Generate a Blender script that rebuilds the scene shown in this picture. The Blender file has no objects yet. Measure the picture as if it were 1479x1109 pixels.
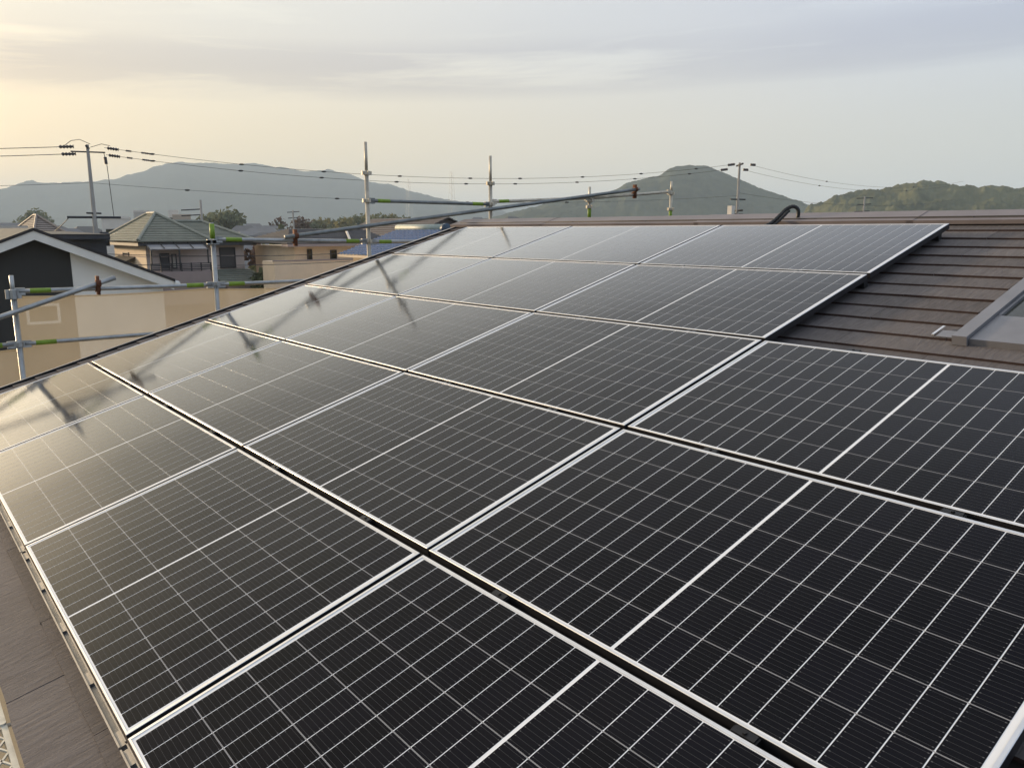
import bpy, math, random
from math import radians, sin, cos, pi
from mathutils import Vector, Matrix, noise

random.seed(7)
S = bpy.context.scene
COL = S.collection

# ------------------------------------------------------------------ camera
CAM = Vector((2.2324, -1.4208, 1.1142))
RIGHT = Vector((0.63194, 0.77502, 0.00063))
DOWN = Vector((0.14789, -0.11978, -0.98172))
FWD = Vector((-0.76078, 0.62049, -0.19031))
FPX, CX, CY = 1136.44, 739.5, 554.5          # focal length and centre for a 1479 x 1109 frame
cd = bpy.data.cameras.new('camera')
cd.sensor_width = 36.0
cd.lens = 36.0 * FPX / 1479.0
cd.clip_start = 0.05
cd.clip_end = 30000
cam = bpy.data.objects.new('camera', cd)
COL.objects.link(cam)
m = Matrix((RIGHT, -DOWN, -FWD)).transposed().to_4x4()
m.translation = CAM
cam.matrix_world = m
S.camera = cam

# ------------------------------------------------------------------ light
SUN_AZ = radians(199)                         # direction towards the sun, from +X anticlockwise
SUN_EL = radians(9.0)
SUN = Vector((cos(SUN_AZ) * cos(SUN_EL), sin(SUN_AZ) * cos(SUN_EL), sin(SUN_EL)))
sd = bpy.data.lights.new('sun', 'SUN')
sd.energy = 5.0
sd.angle = radians(4.0)
sd.color = (1.0, 0.74, 0.46)
sun = bpy.data.objects.new('sun', sd)
COL.objects.link(sun)
sun.rotation_euler = (-SUN).to_track_quat('-Z', 'Y').to_euler()

S.view_settings.view_transform = 'Standard'
S.view_settings.look = 'None'
S.view_settings.exposure = 0.0
S.view_settings.gamma = 1.0
S.view_settings.use_curve_mapping = False
S.cycles.use_denoising = True
S.cycles.max_bounces = 6
S.cycles.diffuse_bounces = 3
S.cycles.glossy_bounces = 3
S.cycles.transparent_max_bounces = 12
S.cycles.volume_bounces = 1
S.cycles.caustics_reflective = False
S.cycles.caustics_refractive = False

# ------------------------------------------------------------------ node helper
class NT:
    def __init__(s, tree): s.t = tree; s.n = tree.nodes; s.l = tree.links
    def add(s, kind, **kw):
        nd = s.n.new(kind)
        ins = kw.pop('ins', {})
        for k, v in kw.items(): setattr(nd, k, v)
        for k, v in ins.items():
            if isinstance(v, bpy.types.NodeSocket): s.l.new(v, nd.inputs[k])
            else: nd.inputs[k].default_value = v
        return nd
    def math(s, op, a, b=0.0, c=0.0, clamp=False):
        nd = s.n.new('ShaderNodeMath'); nd.operation = op; nd.use_clamp = clamp
        for i, v in enumerate((a, b, c)):
            if isinstance(v, bpy.types.NodeSocket): s.l.new(v, nd.inputs[i])
            else: nd.inputs[i].default_value = v
        return nd.outputs[0]
    def vmath(s, op, a, b=None):
        nd = s.n.new('ShaderNodeVectorMath'); nd.operation = op
        for i, v in enumerate((a, b)):
            if v is None: continue
            if isinstance(v, bpy.types.NodeSocket): s.l.new(v, nd.inputs[i])
            else: nd.inputs[i].default_value = v
        return nd
    def mix(s, f, a, b, blend='MIX'):
        nd = s.n.new('ShaderNodeMix'); nd.data_type = 'RGBA'; nd.blend_type = blend
        for i, v in ((0, f), (6, a), (7, b)):
            if isinstance(v, bpy.types.NodeSocket): s.l.new(v, nd.inputs[i])
            else: nd.inputs[i].default_value = (v if i == 0 else (tuple(v) + (1,))[:4])
        return nd.outputs[2]
    def ramp(s, f, stops, interp='LINEAR'):
        nd = s.n.new('ShaderNodeValToRGB'); nd.color_ramp.interpolation = interp
        e = nd.color_ramp.elements
        while len(e) < len(stops): e.new(0.5)
        for el, (p, c) in zip(e, stops):
            el.position = p
            el.color = (tuple(c) + (1,))[:4] if not isinstance(c, (int, float)) else (c, c, c, 1)
        s.l.new(f, nd.inputs[0])
        return nd.outputs[0]
    def noise(s, vec, scale, detail=4, rough=0.5, dist=0.0):
        nd = s.add('ShaderNodeTexNoise', ins={'Scale': scale, 'Detail': detail, 'Roughness': rough, 'Distortion': dist})
        if vec is not None: s.l.new(vec, nd.inputs['Vector'])
        return nd.outputs[0]

# ------------------------------------------------------------------ sky
world = bpy.data.worlds.new('World')
S.world = world
world.use_nodes = True
wt = NT(world.node_tree)
for nd in list(wt.n): wt.n.remove(nd)
geo = wt.add('ShaderNodeTexCoord')
dirv = wt.vmath('NORMALIZE', geo.outputs['Generated']).outputs[0]
sky = wt.add('ShaderNodeTexSky', sky_type='NISHITA')
sky.sun_disc = False
sky.sun_elevation = SUN_EL
sky.sun_rotation = pi / 2 - SUN_AZ
sky.air_density = 1.0
sky.dust_density = 2.5
sky.ozone_density = 1.2
nish = wt.mix(1.0, sky.outputs[0], (0.105, 0.105, 0.105), 'MULTIPLY')
sep = wt.add('ShaderNodeSeparateXYZ', ins={0: dirv})
el = wt.math('MAXIMUM', sep.outputs[2], 0.0)
cosg = wt.vmath('DOT_PRODUCT', dirv, tuple(SUN)).outputs[1]
g01 = wt.math('MULTIPLY_ADD', cosg, 0.5, 0.5)
# thin high overcast, lit by the low sun: colour follows the angle from the sun
veil_hi = wt.ramp(g01, [(0.0, (0.33, 0.39, 0.48)), (0.41, (0.405, 0.445, 0.505)), (0.587, (0.485, 0.495, 0.515)), (0.75, (0.56, 0.54, 0.495)), (0.894, (0.66, 0.60, 0.475)),
                        (0.945, (0.71, 0.62, 0.45)), (0.962, (0.92, 0.78, 0.53)), (0.98, (1.75, 1.4, 0.9)), (0.994, (3.3, 2.5, 1.5)), (1.0, (6.5, 4.6, 2.4))])
veil_lo = wt.ramp(g01, [(0.0, (0.38, 0.40, 0.41)), (0.41, (0.45, 0.452, 0.405)), (0.587, (0.51, 0.47, 0.385)), (0.75, (0.58, 0.475, 0.325)), (0.894, (0.67, 0.49, 0.255)),
                        (0.945, (0.74, 0.50, 0.22)), (0.962, (0.86, 0.57, 0.26)), (0.98, (1.35, 0.88, 0.41)), (0.994, (2.6, 1.7, 0.8)), (1.0, (5.2, 3.3, 1.5))])
elf = wt.ramp(el, [(0.0, 0.0), (0.07, 0.12), (0.26, 1.0)], 'EASE')
veil = wt.mix(elf, veil_lo, veil_hi)
base = wt.mix(1.0, wt.mix(0.80, nish, veil), (1.64, 1.69, 1.80), 'MULTIPLY')
# cloud streaks on a flat layer
den = wt.math('ADD', el, 0.10)
px_ = wt.math('DIVIDE', sep.outputs[0], den)
py_ = wt.math('DIVIDE', sep.outputs[1], den)
comb = wt.add('ShaderNodeCombineXYZ', ins={0: px_, 1: py_, 2: 0.0})
mapn = wt.add('ShaderNodeMapping', ins={'Vector': comb.outputs[0], 'Rotation': (0, 0, radians(-47)), 'Scale': (0.30, 1.25, 1)})
n2 = wt.noise(comb.outputs[0], 0.55, 3, 0.5)
# low stratus streaks, laid out by bearing and height above the horizon
FAZ = math.atan2(FWD.y, FWD.x)
bx = wt.math('ADD', wt.math('MULTIPLY', sep.outputs[0], cos(FAZ)), wt.math('MULTIPLY', sep.outputs[1], sin(FAZ)))
by = wt.math('ADD', wt.math('MULTIPLY', sep.outputs[0], -sin(FAZ)), wt.math('MULTIPLY', sep.outputs[1], cos(FAZ)))
azv = wt.math('ARCTAN2', by, bx)
el2 = wt.math('ADD', el, wt.math('MULTIPLY', wt.math('SINE', azv), 0.030))
sv = wt.add('ShaderNodeCombineXYZ', ins={0: wt.math('MULTIPLY', azv, 2.3), 1: wt.math('MULTIPLY', el2, 30.0), 2: 0.0})
n1 = wt.noise(sv.outputs[0], 1.0, 8, 0.60, 0.5)
bank = wt.ramp(el2, [(0.152, 0.0), (0.170, 0.85), (0.188, 1.0), (0.206, 0.90), (0.222, 0.45), (0.26, 0.25), (0.34, 0.08), (0.5, 0.0)])
c1 = wt.ramp(n1, [(0.33, 0.0), (0.50, 1.0)])
c2 = wt.ramp(n2, [(0.28, 0.55), (0.55, 1.0)])
mask = wt.math('MULTIPLY', wt.math('MULTIPLY', c1, c2), wt.math('MULTIPLY', bank, 0.95))
cloudcol = wt.mix(1.0, base, (0.70, 0.70, 0.78), 'MULTIPLY')
skycol = wt.mix(mask, base, cloudcol)
# faint brighter wisps higher up
wis = wt.ramp(wt.noise(mapn.outputs[0], 0.6, 5, 0.55), [(0.45, 0.0), (0.75, 0.35)])
skycol = wt.mix(wis, skycol, wt.mix(1.0, skycol, (1.10, 1.09, 1.08), 'MULTIPLY'))
bg = wt.add('ShaderNodeBackground', ins={'Color': skycol, 'Strength': 1.0})
out = wt.add('ShaderNodeOutputWorld', ins={'Surface': bg.outputs[0]})

# ------------------------------------------------------------------ geometry helpers
TH = radians(16.0)
CT, ST = cos(TH), sin(TH)
PU, PV = 1.775, 1.060           # pitch of the solar panels along and up the roof
PL, PW = 1.755, 1.031           # a panel
W0 = -0.085                     # slate surface below the panel glass
GROUND = -7.0

def rp(u, v, w=0.0):            # roof coordinates -> world
    return Vector((u, v * CT - w * ST, v * ST + w * CT))

def ray(x, y):
    return RIGHT * ((x - CX) / FPX) + DOWN * ((y - CY) / FPX) + FWD
def atX(x, y, X): d = ray(x, y); return CAM + d * ((X - CAM.x) / d.x)
def atY(x, y, Y): d = ray(x, y); return CAM + d * ((Y - CAM.y) / d.y)
def atD(x, y, D): d = ray(x, y); return CAM + d * (D / math.hypot(d.x, d.y))

class MB:
    def __init__(s): s.v = []; s.f = []; s.mi = []; s.uv = None
    def poly(s, pts, mi=0):
        i = len(s.v); s.v += [tuple(p) for p in pts]; s.f.append(tuple(range(i, i + len(pts)))); s.mi.append(mi)
    def box(s, a, b, mi=0):
        x0, y0, z0 = a; x1, y1, z1 = b
        i = len(s.v)
        s.v += [(x0,y0,z0),(x1,y0,z0),(x1,y1,z0),(x0,y1,z0),(x0,y0,z1),(x1,y0,z1),(x1,y1,z1),(x0,y1,z1)]
        for q in ((0,3,2,1),(4,5,6,7),(0,1,5,4),(1,2,6,5),(2,3,7,6),(3,0,4,7)):
            s.f.append(tuple(i + k for k in q)); s.mi.append(mi)
        return s
    def hexa(s, b, t, mi=0):    # bottom 4 points, top 4 points (anticlockwise from above)
        i = len(s.v); s.v += [tuple(p) for p in b] + [tuple(p) for p in t]
        for q in ((0,3,2,1),(4,5,6,7),(0,1,5,4),(1,2,6,5),(2,3,7,6),(3,0,4,7)):
            s.f.append(tuple(i + k for k in q)); s.mi.append(mi)
        return s
    def prism(s, poly, d, mi=0):   # polygon extruded by vector d
        n = len(poly); i = len(s.v); d = Vector(d)
        s.v += [tuple(Vector(p)) for p in poly] + [tuple(Vector(p) + d) for p in poly]
        s.f.append(tuple(i + k for k in range(n))); s.f.append(tuple(i + n + k for k in reversed(range(n))))
        s.mi += [mi, mi]
        for k in range(n):
            s.f.append((i + k, i + n + k, i + n + (k + 1) % n, i + (k + 1) % n)); s.mi.append(mi)
        return s
    def tube(s, pts, r, seg=10, mi=0, cap=True):
        pts = [Vector(p) for p in pts]; rings = []
        rs = r if isinstance(r, (list, tuple)) else [r] * len(pts)
        prev = None
        for k, p in enumerate(pts):
            t = (pts[min(k + 1, len(pts) - 1)] - pts[max(k - 1, 0)]).normalized()
            if prev is None:
                a = t.cross(Vector((0, 0, 1)))
                if a.length < 0.05: a = t.cross(Vector((1, 0, 0)))
                a.normalize()
            else:
                a = (prev - t * prev.dot(t)).normalized()
            prev = a
            b = t.cross(a)
            i = len(s.v)
            for q in range(seg):
                an = 2 * pi * q / seg
                s.v.append(tuple(p + (a * cos(an) + b * sin(an)) * rs[k]))
            rings.append(i)
        for k in range(len(rings) - 1):
            for q in range(seg):
                s.f.append((rings[k] + q, rings[k] + (q + 1) % seg, rings[k + 1] + (q + 1) % seg, rings[k + 1] + q)); s.mi.append(mi)
        if cap:
            s.f.append(tuple(rings[0] + q for q in reversed(range(seg)))); s.mi.append(mi)
            s.f.append(tuple(rings[-1] + q for q in range(seg))); s.mi.append(mi)
        return s
    def mesh(s, name, mats, smooth=False):
        me = bpy.data.meshes.new(name)
        me.from_pydata(s.v, [], s.f)
        for mt in (mats if isinstance(mats, (list, tuple)) else [mats]): me.materials.append(mt)
        if any(s.mi):
            for p, k in zip(me.polygons, s.mi): p.material_index = k
        if s.uv:
            ul = me.uv_layers.new(name='UVMap')
            for lp in me.loops: ul.data[lp.index].uv = s.uv[lp.vertex_index]
        if smooth:
            for p in me.polygons: p.use_smooth = True
        me.update()
        return me
    def build(s, name, mats, parent=None, smooth=False):
        me = s.mesh(name, mats, smooth)
        o = bpy.data.objects.new(name, me)
        COL.objects.link(o)
        if parent is not None:
            o.parent = parent
            r = parent
            while r is not None:            # meshes are given in world space: take the parents' places off
                o.location -= r.location; r = r.parent
        return o

def tag(o, label=None, cat=None, group=None, kind=None):
    if label: o['label'] = label
    if cat: o['category'] = cat
    if group: o['group'] = group
    if kind: o['kind'] = kind
    return o

def thing(name, label, cat, loc, group=None, kind=None):
    o = bpy.data.objects.new(name, None)
    o.empty_display_size = 0.2
    COL.objects.link(o)
    o.location = loc
    return tag(o, label, cat, group, kind)

# ------------------------------------------------------------------ materials
def new_mat(name):
    mt = bpy.data.materials.new(name); mt.use_nodes = True
    t = NT(mt.node_tree)
    for nd in list(t.n): t.n.remove(nd)
    return mt, t
def finish(t, shader): t.add('ShaderNodeOutputMaterial', ins={'Surface': shader})

def plain(name, col, rough=0.6, metal=0.0, var=0.12, scale=6.0, bump=0.0, bscale=40.0, stretch=(1, 1, 1), spec=0.5, rand=0.0, dirt=0.0):
    mt, t = new_mat(name)
    tc = t.add('ShaderNodeTexCoord')
    mp = t.add('ShaderNodeMapping', ins={'Vector': tc.outputs['Object'], 'Scale': stretch})
    v = mp.outputs[0]
    n = t.noise(v, scale, 6, 0.6)
    lo = tuple(c * (1 - var) for c in col); hi = tuple(min(1, c * (1 + var)) for c in col)
    c = t.mix(t.ramp(n, [(0.3, 0.0), (0.7, 1.0)]), lo, hi)
    if dirt:
        dn = t.ramp(t.noise(v, scale * 0.35, 8, 0.7, 1.0), [(0.48, 0.0), (0.72, 1.0)])
        c = t.mix(t.math('MULTIPLY', dn, dirt), c, tuple(x * 0.45 for x in col))
    if rand:
        oi = t.add('ShaderNodeObjectInfo')
        k = t.math('MULTIPLY_ADD', oi.outputs['Random'], 2 * rand, 1 - rand)
        hs = t.add('ShaderNodeHueSaturation', ins={'Color': c, 'Value': k})
        c = hs.outputs[0]
    b = t.add('ShaderNodeBsdfPrincipled', ins={'Base Color': c, 'Roughness': rough, 'Metallic': metal, 'Specular IOR Level': spec})
    if bump:
        bn = t.add('ShaderNodeBump', ins={'Height': t.noise(v, bscale, 5, 0.6), 'Strength': bump, 'Distance': 0.01})
        t.l.new(bn.outputs[0], b.inputs['Normal'])
    finish(t, b.outputs[0])
    return mt

M = {}
def ar_glass(t, base, rough, normal=None):
    d = t.add('ShaderNodeBsdfDiffuse', ins={'Color': base})
    gl = t.add('ShaderNodeBsdfGlossy', ins={'Color': (1, 1, 1, 1), 'Roughness': rough})
    lw = t.add('ShaderNodeLayerWeight', ins={'Blend': 0.5})
    if normal is not None:
        t.l.new(normal, gl.inputs['Normal'])
    f = t.ramp(lw.outputs['Facing'], [(0.0, 0.010), (0.36, 0.013), (0.44, 0.020), (0.5, 0.034), (0.61, 0.085), (0.70, 0.17), (0.76, 0.36), (0.81, 0.64), (0.86, 0.80), (1.0, 0.97)])
    return t.add('ShaderNodeMixShader', ins={0: f, 1: d.outputs[0], 2: gl.outputs[0]}).outputs[0]
# solar cell under glass: dark silicon with pale busbars
def cell_mat():
    mt, t = new_mat('solar_cell')
    uv = t.add('ShaderNodeUVMap')
    sp = t.add('ShaderNodeSeparateXYZ', ins={0: uv.outputs[0]})
    fv = t.math('ABSOLUTE', t.math('SUBTRACT', t.math('FRACT', t.math('MULTIPLY', sp.outputs[1], 10.0)), 0.5))
    bar = t.math('LESS_THAN', fv, 0.024)
    eu = t.math('ABSOLUTE', t.math('SUBTRACT', sp.outputs[0], 0.5))
    dot = t.math('MULTIPLY', t.math('LESS_THAN', fv, 0.085), t.math('MULTIPLY', t.math('GREATER_THAN', eu, 0.41), t.math('LESS_THAN', eu, 0.455)))
    oi = t.add('ShaderNodeObjectInfo')
    tc = t.add('ShaderNodeTexCoord')
    bl = t.mix(oi.outputs['Random'], (0.0028, 0.0028, 0.0046), (0.0042, 0.0041, 0.0078))
    c = t.mix(t.math('MULTIPLY', bar, 0.42), bl, (0.13, 0.13, 0.135))
    c = t.mix(t.math('MULTIPLY', dot, 0.22), c, (0.34, 0.34, 0.35))
    geo = t.add('ShaderNodeNewGeometry')
    dust = t.ramp(t.noise(geo.outputs['Position'], 3.0, 8, 0.7), [(0.45, 0.0), (0.8, 1.0)])
    c = t.mix(t.math('MULTIPLY', dust, 0.005), c, (0.5, 0.45, 0.38))
    bmp = t.add('ShaderNodeBump', ins={'Height': t.noise(geo.outputs['Position'], 5.0, 3, 0.5), 'Strength': 0.05, 'Distance': 0.004})
    rg = t.math('MULTIPLY_ADD', dust, 0.04, 0.095)
    finish(t, ar_glass(t, c, rg, bmp.outputs[0]))
    return mt
M['cell'] = cell_mat()
def sheet_mat():
    mt, t = new_mat('backsheet_under_glass')
    geo = t.add('ShaderNodeNewGeometry')
    n = t.noise(geo.outputs['Position'], 8, 4, 0.5)
    c = t.mix(n, (0.80, 0.81, 0.83), (0.88, 0.89, 0.90))
    finish(t, ar_glass(t, c, 0.085)); return mt
M['sheet'] = sheet_mat()
def gap_mat():
    mt, t = new_mat('grey_string_gap_under_glass')
    geo = t.add('ShaderNodeNewGeometry')
    c = t.mix(t.noise(geo.outputs['Position'], 30, 4, 0.5), (0.22, 0.22, 0.23), (0.30, 0.30, 0.31))
    finish(t, ar_glass(t, c, 0.095)); return mt
M['gap'] = gap_mat()
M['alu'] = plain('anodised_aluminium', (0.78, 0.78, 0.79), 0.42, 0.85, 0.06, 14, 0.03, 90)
M['frame_side'] = plain('shaded_frame_side', (0.022, 0.022, 0.026), 0.45, 0.3, 0.15, 10)  # shade on the silver frame's outer sides, painted in as near black
M['rail'] = plain('rail_aluminium', (0.26, 0.255, 0.25), 0.5, 0.75, 0.15, 10, 0.05, 60)
M['black_rail'] = plain('black_rail', (0.02, 0.02, 0.022), 0.5, 0.3, 0.2, 10)
M['clamp'] = plain('black_clamp', (0.018, 0.018, 0.02), 0.4, 0.4, 0.2, 20)

def slate_mat():
    mt, t = new_mat('brown_slate')
    geo = t.add('ShaderNodeNewGeometry')
    inv = t.add('ShaderNodeVectorRotate', rotation_type='X_AXIS', ins={'Vector': geo.outputs['Position'], 'Angle': -TH})
    mp = t.add('ShaderNodeMapping', ins={'Vector': inv.outputs[0], 'Scale': (9.0, 1.1, 3.0)})
    grain = t.ramp(t.noise(mp.outputs[0], 7.0, 8, 0.68, 0.7), [(0.28, 0.0), (0.72, 1.0)])
    spk = t.noise(inv.outputs[0], 180, 3, 0.6)
    blot = t.noise(inv.outputs[0], 2.2, 6, 0.65)
    oi = t.add('ShaderNodeObjectInfo')
    c = t.mix(grain, (0.083, 0.074, 0.073), (0.166, 0.151, 0.150))
    c = t.mix(t.math('MULTIPLY', t.ramp(spk, [(0.5, 0.0), (0.75, 1.0)]), 0.35), c, (0.22, 0.19, 0.175))
    c = t.mix(t.math('MULTIPLY', t.ramp(blot, [(0.45, 0.0), (0.75, 1.0)]), 0.35), c, (0.165, 0.148, 0.136))
    k = t.math('MULTIPLY_ADD', oi.outputs['Random'], 0.34, 0.83)
    hs = t.add('ShaderNodeHueSaturation', ins={'Color': c, 'Value': k})
    h = t.math('ADD', grain, t.math('MULTIPLY', spk, 0.35))
    bmp = t.add('ShaderNodeBump', ins={'Height': h, 'Strength': 0.6, 'Distance': 0.006})
    b = t.add('ShaderNodeBsdfPrincipled', ins={'Base Color': hs.outputs[0], 'Roughness': 0.8, 'Normal': bmp.outputs[0], 'Specular IOR Level': 0.2})
    finish(t, b.outputs[0]); return mt
M['slate'] = slate_mat()
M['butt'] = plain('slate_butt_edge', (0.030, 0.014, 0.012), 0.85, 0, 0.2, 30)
M['felt'] = plain('roof_felt', (0.018, 0.015, 0.014), 0.9)
M['cap'] = plain('mauve_brown_metal', (0.21, 0.18, 0.178), 0.5, 0.15, 0.12, 4, 0.05, 30, dirt=0.25)
M['verge'] = plain('verge_metal_lit_edge', (0.62, 0.58, 0.54), 0.4, 0.3, 0.1, 8)
M['flash'] = plain('grey_flashing', (0.21, 0.205, 0.215), 0.4, 0.25, 0.1, 6, 0.03, 50, dirt=0.2)
M['wall_own'] = plain('cream_siding', (0.62, 0.57, 0.49), 0.8, 0, 0.06, 3)
def glass_dark():
    mt, t = new_mat('dark_window_glass')
    geo = t.add('ShaderNodeNewGeometry')
    c = t.mix(t.noise(geo.outputs['Position'], 3, 2), (0.018, 0.019, 0.014), (0.045, 0.043, 0.024))
    b = t.add('ShaderNodeBsdfPrincipled', ins={'Base Color': c, 'Roughness': 0.06, 'IOR': 1.38})
    finish(t, b.outputs[0]); return mt
M['glass'] = glass_dark()
M['galv'] = plain('galvanised_pipe', (0.40, 0.41, 0.41), 0.42, 0.7, 0.22, 9, 0.08, 60, dirt=0.45)
M['galv_sunlit'] = plain('sunlit_pipe', (0.56, 0.51, 0.42), 0.5, 0.45, 0.22, 9, 0.08, 60, dirt=0.4)  # warm low sun on the farther pipes, put into the pipe colour
M['galv_dark'] = plain('dull_brace_pipe', (0.22, 0.235, 0.235), 0.45, 0.6, 0.2, 9, 0.06, 60, dirt=0.4)
M['green'] = plain('green_band', (0.20, 0.32, 0.025), 0.5, 0, 0.18, 20, dirt=0.35)
M['rust'] = plain('rusty_clamp', (0.16, 0.062, 0.03), 0.8, 0.3, 0.4, 40, 0.4, 80, dirt=0.5)
M['plank'] = plain('plank_steel', (0.62, 0.60, 0.53), 0.5, 0.35, 0.15, 12, 0.05, 60, dirt=0.35)
M['conduit'] = plain('black_conduit', (0.012, 0.012, 0.013), 0.45, 0, 0.2, 20)

def net_mat():
    mt, t = new_mat('beige_mesh_sheet')
    tc = t.add('ShaderNodeTexCoord')
    n = t.noise(tc.outputs['Object'], 1.6, 5, 0.55)
    c = t.mix(n, (0.50, 0.445, 0.35), (0.62, 0.56, 0.455))
    d = t.add('ShaderNodeBsdfDiffuse', ins={'Color': c})
    tl = t.add('ShaderNodeBsdfTranslucent', ins={'Color': c})
    a = t.add('ShaderNodeMixShader', ins={0: 0.45, 1: d.outputs[0], 2: tl.outputs[0]})
    tr = t.add('ShaderNodeBsdfTransparent', ins={'Color': (0.95, 0.93, 0.88, 1)})
    f = t.math('MULTIPLY_ADD', n, 0.12, 0.52)
    x = t.add('ShaderNodeMixShader', ins={0: f, 1: tr.outputs[0], 2: a.outputs[0]})
    finish(t, x.outputs[0]); return mt
M['net'] = net_mat()

M['white_wall'] = plain('white_render', (0.80, 0.80, 0.76), 0.85, 0, 0.05, 1.5, 0.05, 25, dirt=0.08)
M['char_wall'] = plain('charcoal_siding', (0.030, 0.031, 0.030), 0.7, 0, 0.15, 2, 0.1, 20, (1, 1, 0.3))
M['white_trim'] = plain('pale_trim', (0.74, 0.74, 0.70), 0.6, 0, 0.05, 3)
M['black_metal'] = plain('black_roof_metal', (0.020, 0.020, 0.023), 0.5, 0.2, 0.2, 3)
M['navy'] = plain('navy_siding', (0.028, 0.032, 0.042), 0.6, 0, 0.15, 2)
M['grey_tile'] = plain('grey_tile', (0.115, 0.112, 0.118), 0.6, 0, 0.15, 2, 0.1, 15)
M['rose_tile'] = plain('grey_rose_tile', (0.17, 0.145, 0.135), 0.6, 0, 0.15, 2, 0.1, 15)
M['green_tile'] = plain('green_slate_roof', (0.235, 0.245, 0.205), 0.55, 0, 0.12, 2, 0.1, 15)
M['peach'] = plain('peach_siding', (0.84, 0.67, 0.48), 0.8, 0, 0.05, 2, 0.06, 20)
M['pink_wall'] = plain('pinkish_shaded_siding', (0.60, 0.51, 0.47), 0.8, 0, 0.06, 2, 0.06, 20)  # shade on the front of the green roofed house is in this colour
M['mauve_wall'] = plain('mauve_panel', (0.36, 0.29, 0.27), 0.8, 0, 0.06, 2)
M['dark_trim'] = plain('dark_trim', (0.045, 0.042, 0.042), 0.5, 0.1, 0.1, 3)
M['awning'] = plain('grey_polycarbonate', (0.30, 0.30, 0.31), 0.3, 0, 0.15, 4)
M['shutter'] = plain('dark_shutter', (0.075, 0.072, 0.074), 0.5, 0.1, 0.1, 3)
M['blue_tile'] = plain('blue_glazed_tile', (0.055, 0.125, 0.27), 0.65, 0, 0.25, 5, 0.0, 12, spec=0.2)
M['blue_dark'] = plain('dark_blue_tile', (0.03, 0.06, 0.10), 0.4, 0, 0.2, 5)
M['teal_ridge'] = plain('teal_ridge_tile', (0.33, 0.38, 0.34), 0.5, 0, 0.15, 5)
M['brown_tile'] = plain('brown_grey_tile', (0.115, 0.098, 0.095), 0.6, 0, 0.15, 3)
M['concrete'] = plain('pole_concrete', (0.33, 0.31, 0.28), 0.85, 0, 0.12, 3, 0.1, 30, dirt=0.3)
M['iron'] = plain('dark_iron', (0.05, 0.05, 0.055), 0.5, 0.4, 0.2, 6)
M['porcelain'] = plain('insulator', (0.06, 0.05, 0.055), 0.35, 0, 0.2, 6)
M['wire'] = plain('black_cable', (0.035, 0.035, 0.038), 0.6, 0, 0.1, 5)
M['ground'] = plain('town_ground', (0.105, 0.105, 0.085), 0.9, 0, 0.4, 0.05, dirt=0.4)
M['far_white'] = plain('far_pale_wall', (0.62, 0.58, 0.52), 0.8, 0, 0.05, 1, rand=0.2)
M['far_tan'] = plain('far_tan_wall', (0.50, 0.42, 0.33), 0.8, 0, 0.05, 1, rand=0.25)
M['far_roof'] = plain('far_grey_roof', (0.12, 0.12, 0.125), 0.6, 0, 0.1, 1, rand=0.35)

def leaf_mat(name, a, b):
    mt, t = new_mat(name)
    geo = t.add('ShaderNodeNewGeometry')
    n = t.noise(geo.outputs['Position'], 1.3, 3, 0.6)
    rnd = t.math('ADD', t.math('MULTIPLY', geo.outputs['Random Per Island'], 0.6), t.math('MULTIPLY', n, 0.4))
    c = t.mix(rnd, a, b)
    d = t.add('ShaderNodeBsdfDiffuse', ins={'Color': c})
    tl = t.add('ShaderNodeBsdfTranslucent', ins={'Color': c})
    x = t.add('ShaderNodeMixShader', ins={0: 0.3, 1: d.outputs[0], 2: tl.outputs[0]})
    finish(t, x.outputs[0]); return mt
M['leaf'] = leaf_mat('dull_green_leaf', (0.10, 0.115, 0.065), (0.21, 0.22, 0.125))
M['leaf_yel'] = leaf_mat('spring_leaf', (0.14, 0.135, 0.06), (0.28, 0.25, 0.12))
M['leaf_red'] = leaf_mat('reddish_bud', (0.10, 0.07, 0.055), (0.19, 0.13, 0.10))
M['bark'] = plain('bark', (0.07, 0.055, 0.045), 0.9, 0, 0.3, 4)

def forest_mat(name, a, b, sc):
    mt, t = new_mat(name)
    geo = t.add('ShaderNodeNewGeometry')
    n1 = t.noise(geo.outputs['Position'], sc, 8, 0.65)
    n2 = t.noise(geo.outputs['Position'], sc * 0.12, 4, 0.55)
    c = t.mix(t.ramp(n1, [(0.35, 0.0), (0.68, 1.0)]), a, b)
    c = t.mix(t.math('MULTIPLY', t.ramp(n2, [(0.4, 0.0), (0.7, 1.0)]), 0.5), c, tuple(x * 1.5 for x in b))
    d = t.add('ShaderNodeBsdfDiffuse', ins={'Color': c})
    finish(t, d.outputs[0]); return mt
M['forest_far'] = forest_mat('far_forest', (0.020, 0.026, 0.022), (0.040, 0.048, 0.034), 0.012)
M['forest'] = forest_mat('hill_forest', (0.030, 0.037, 0.023), (0.075, 0.082, 0.048), 0.05)
M['forest_near'] = forest_mat('near_hill_forest', (0.040, 0.046, 0.025), (0.12, 0.122, 0.068), 0.08)

# ------------------------------------------------------------------ ground and hills
b = MB()
b.poly([(-5000, -5000, GROUND), (5000, -5000, GROUND), (5000, 5000, GROUND), (-5000, 5000, GROUND)])
tag(b.build('ground', M['ground']), kind='structure')

def interp(prof, x):
    for (x0, y0), (x1, y1) in zip(prof, prof[1:]):
        if x0 <= x <= x1:
            k = (x - x0) / (x1 - x0); k2 = k * k * (3 - 2 * k)
            return y0 + (y1 - y0) * (0.5 * k + 0.5 * k2)
    return prof[0][1] if x < prof[0][0] else prof[-1][1]

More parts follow.
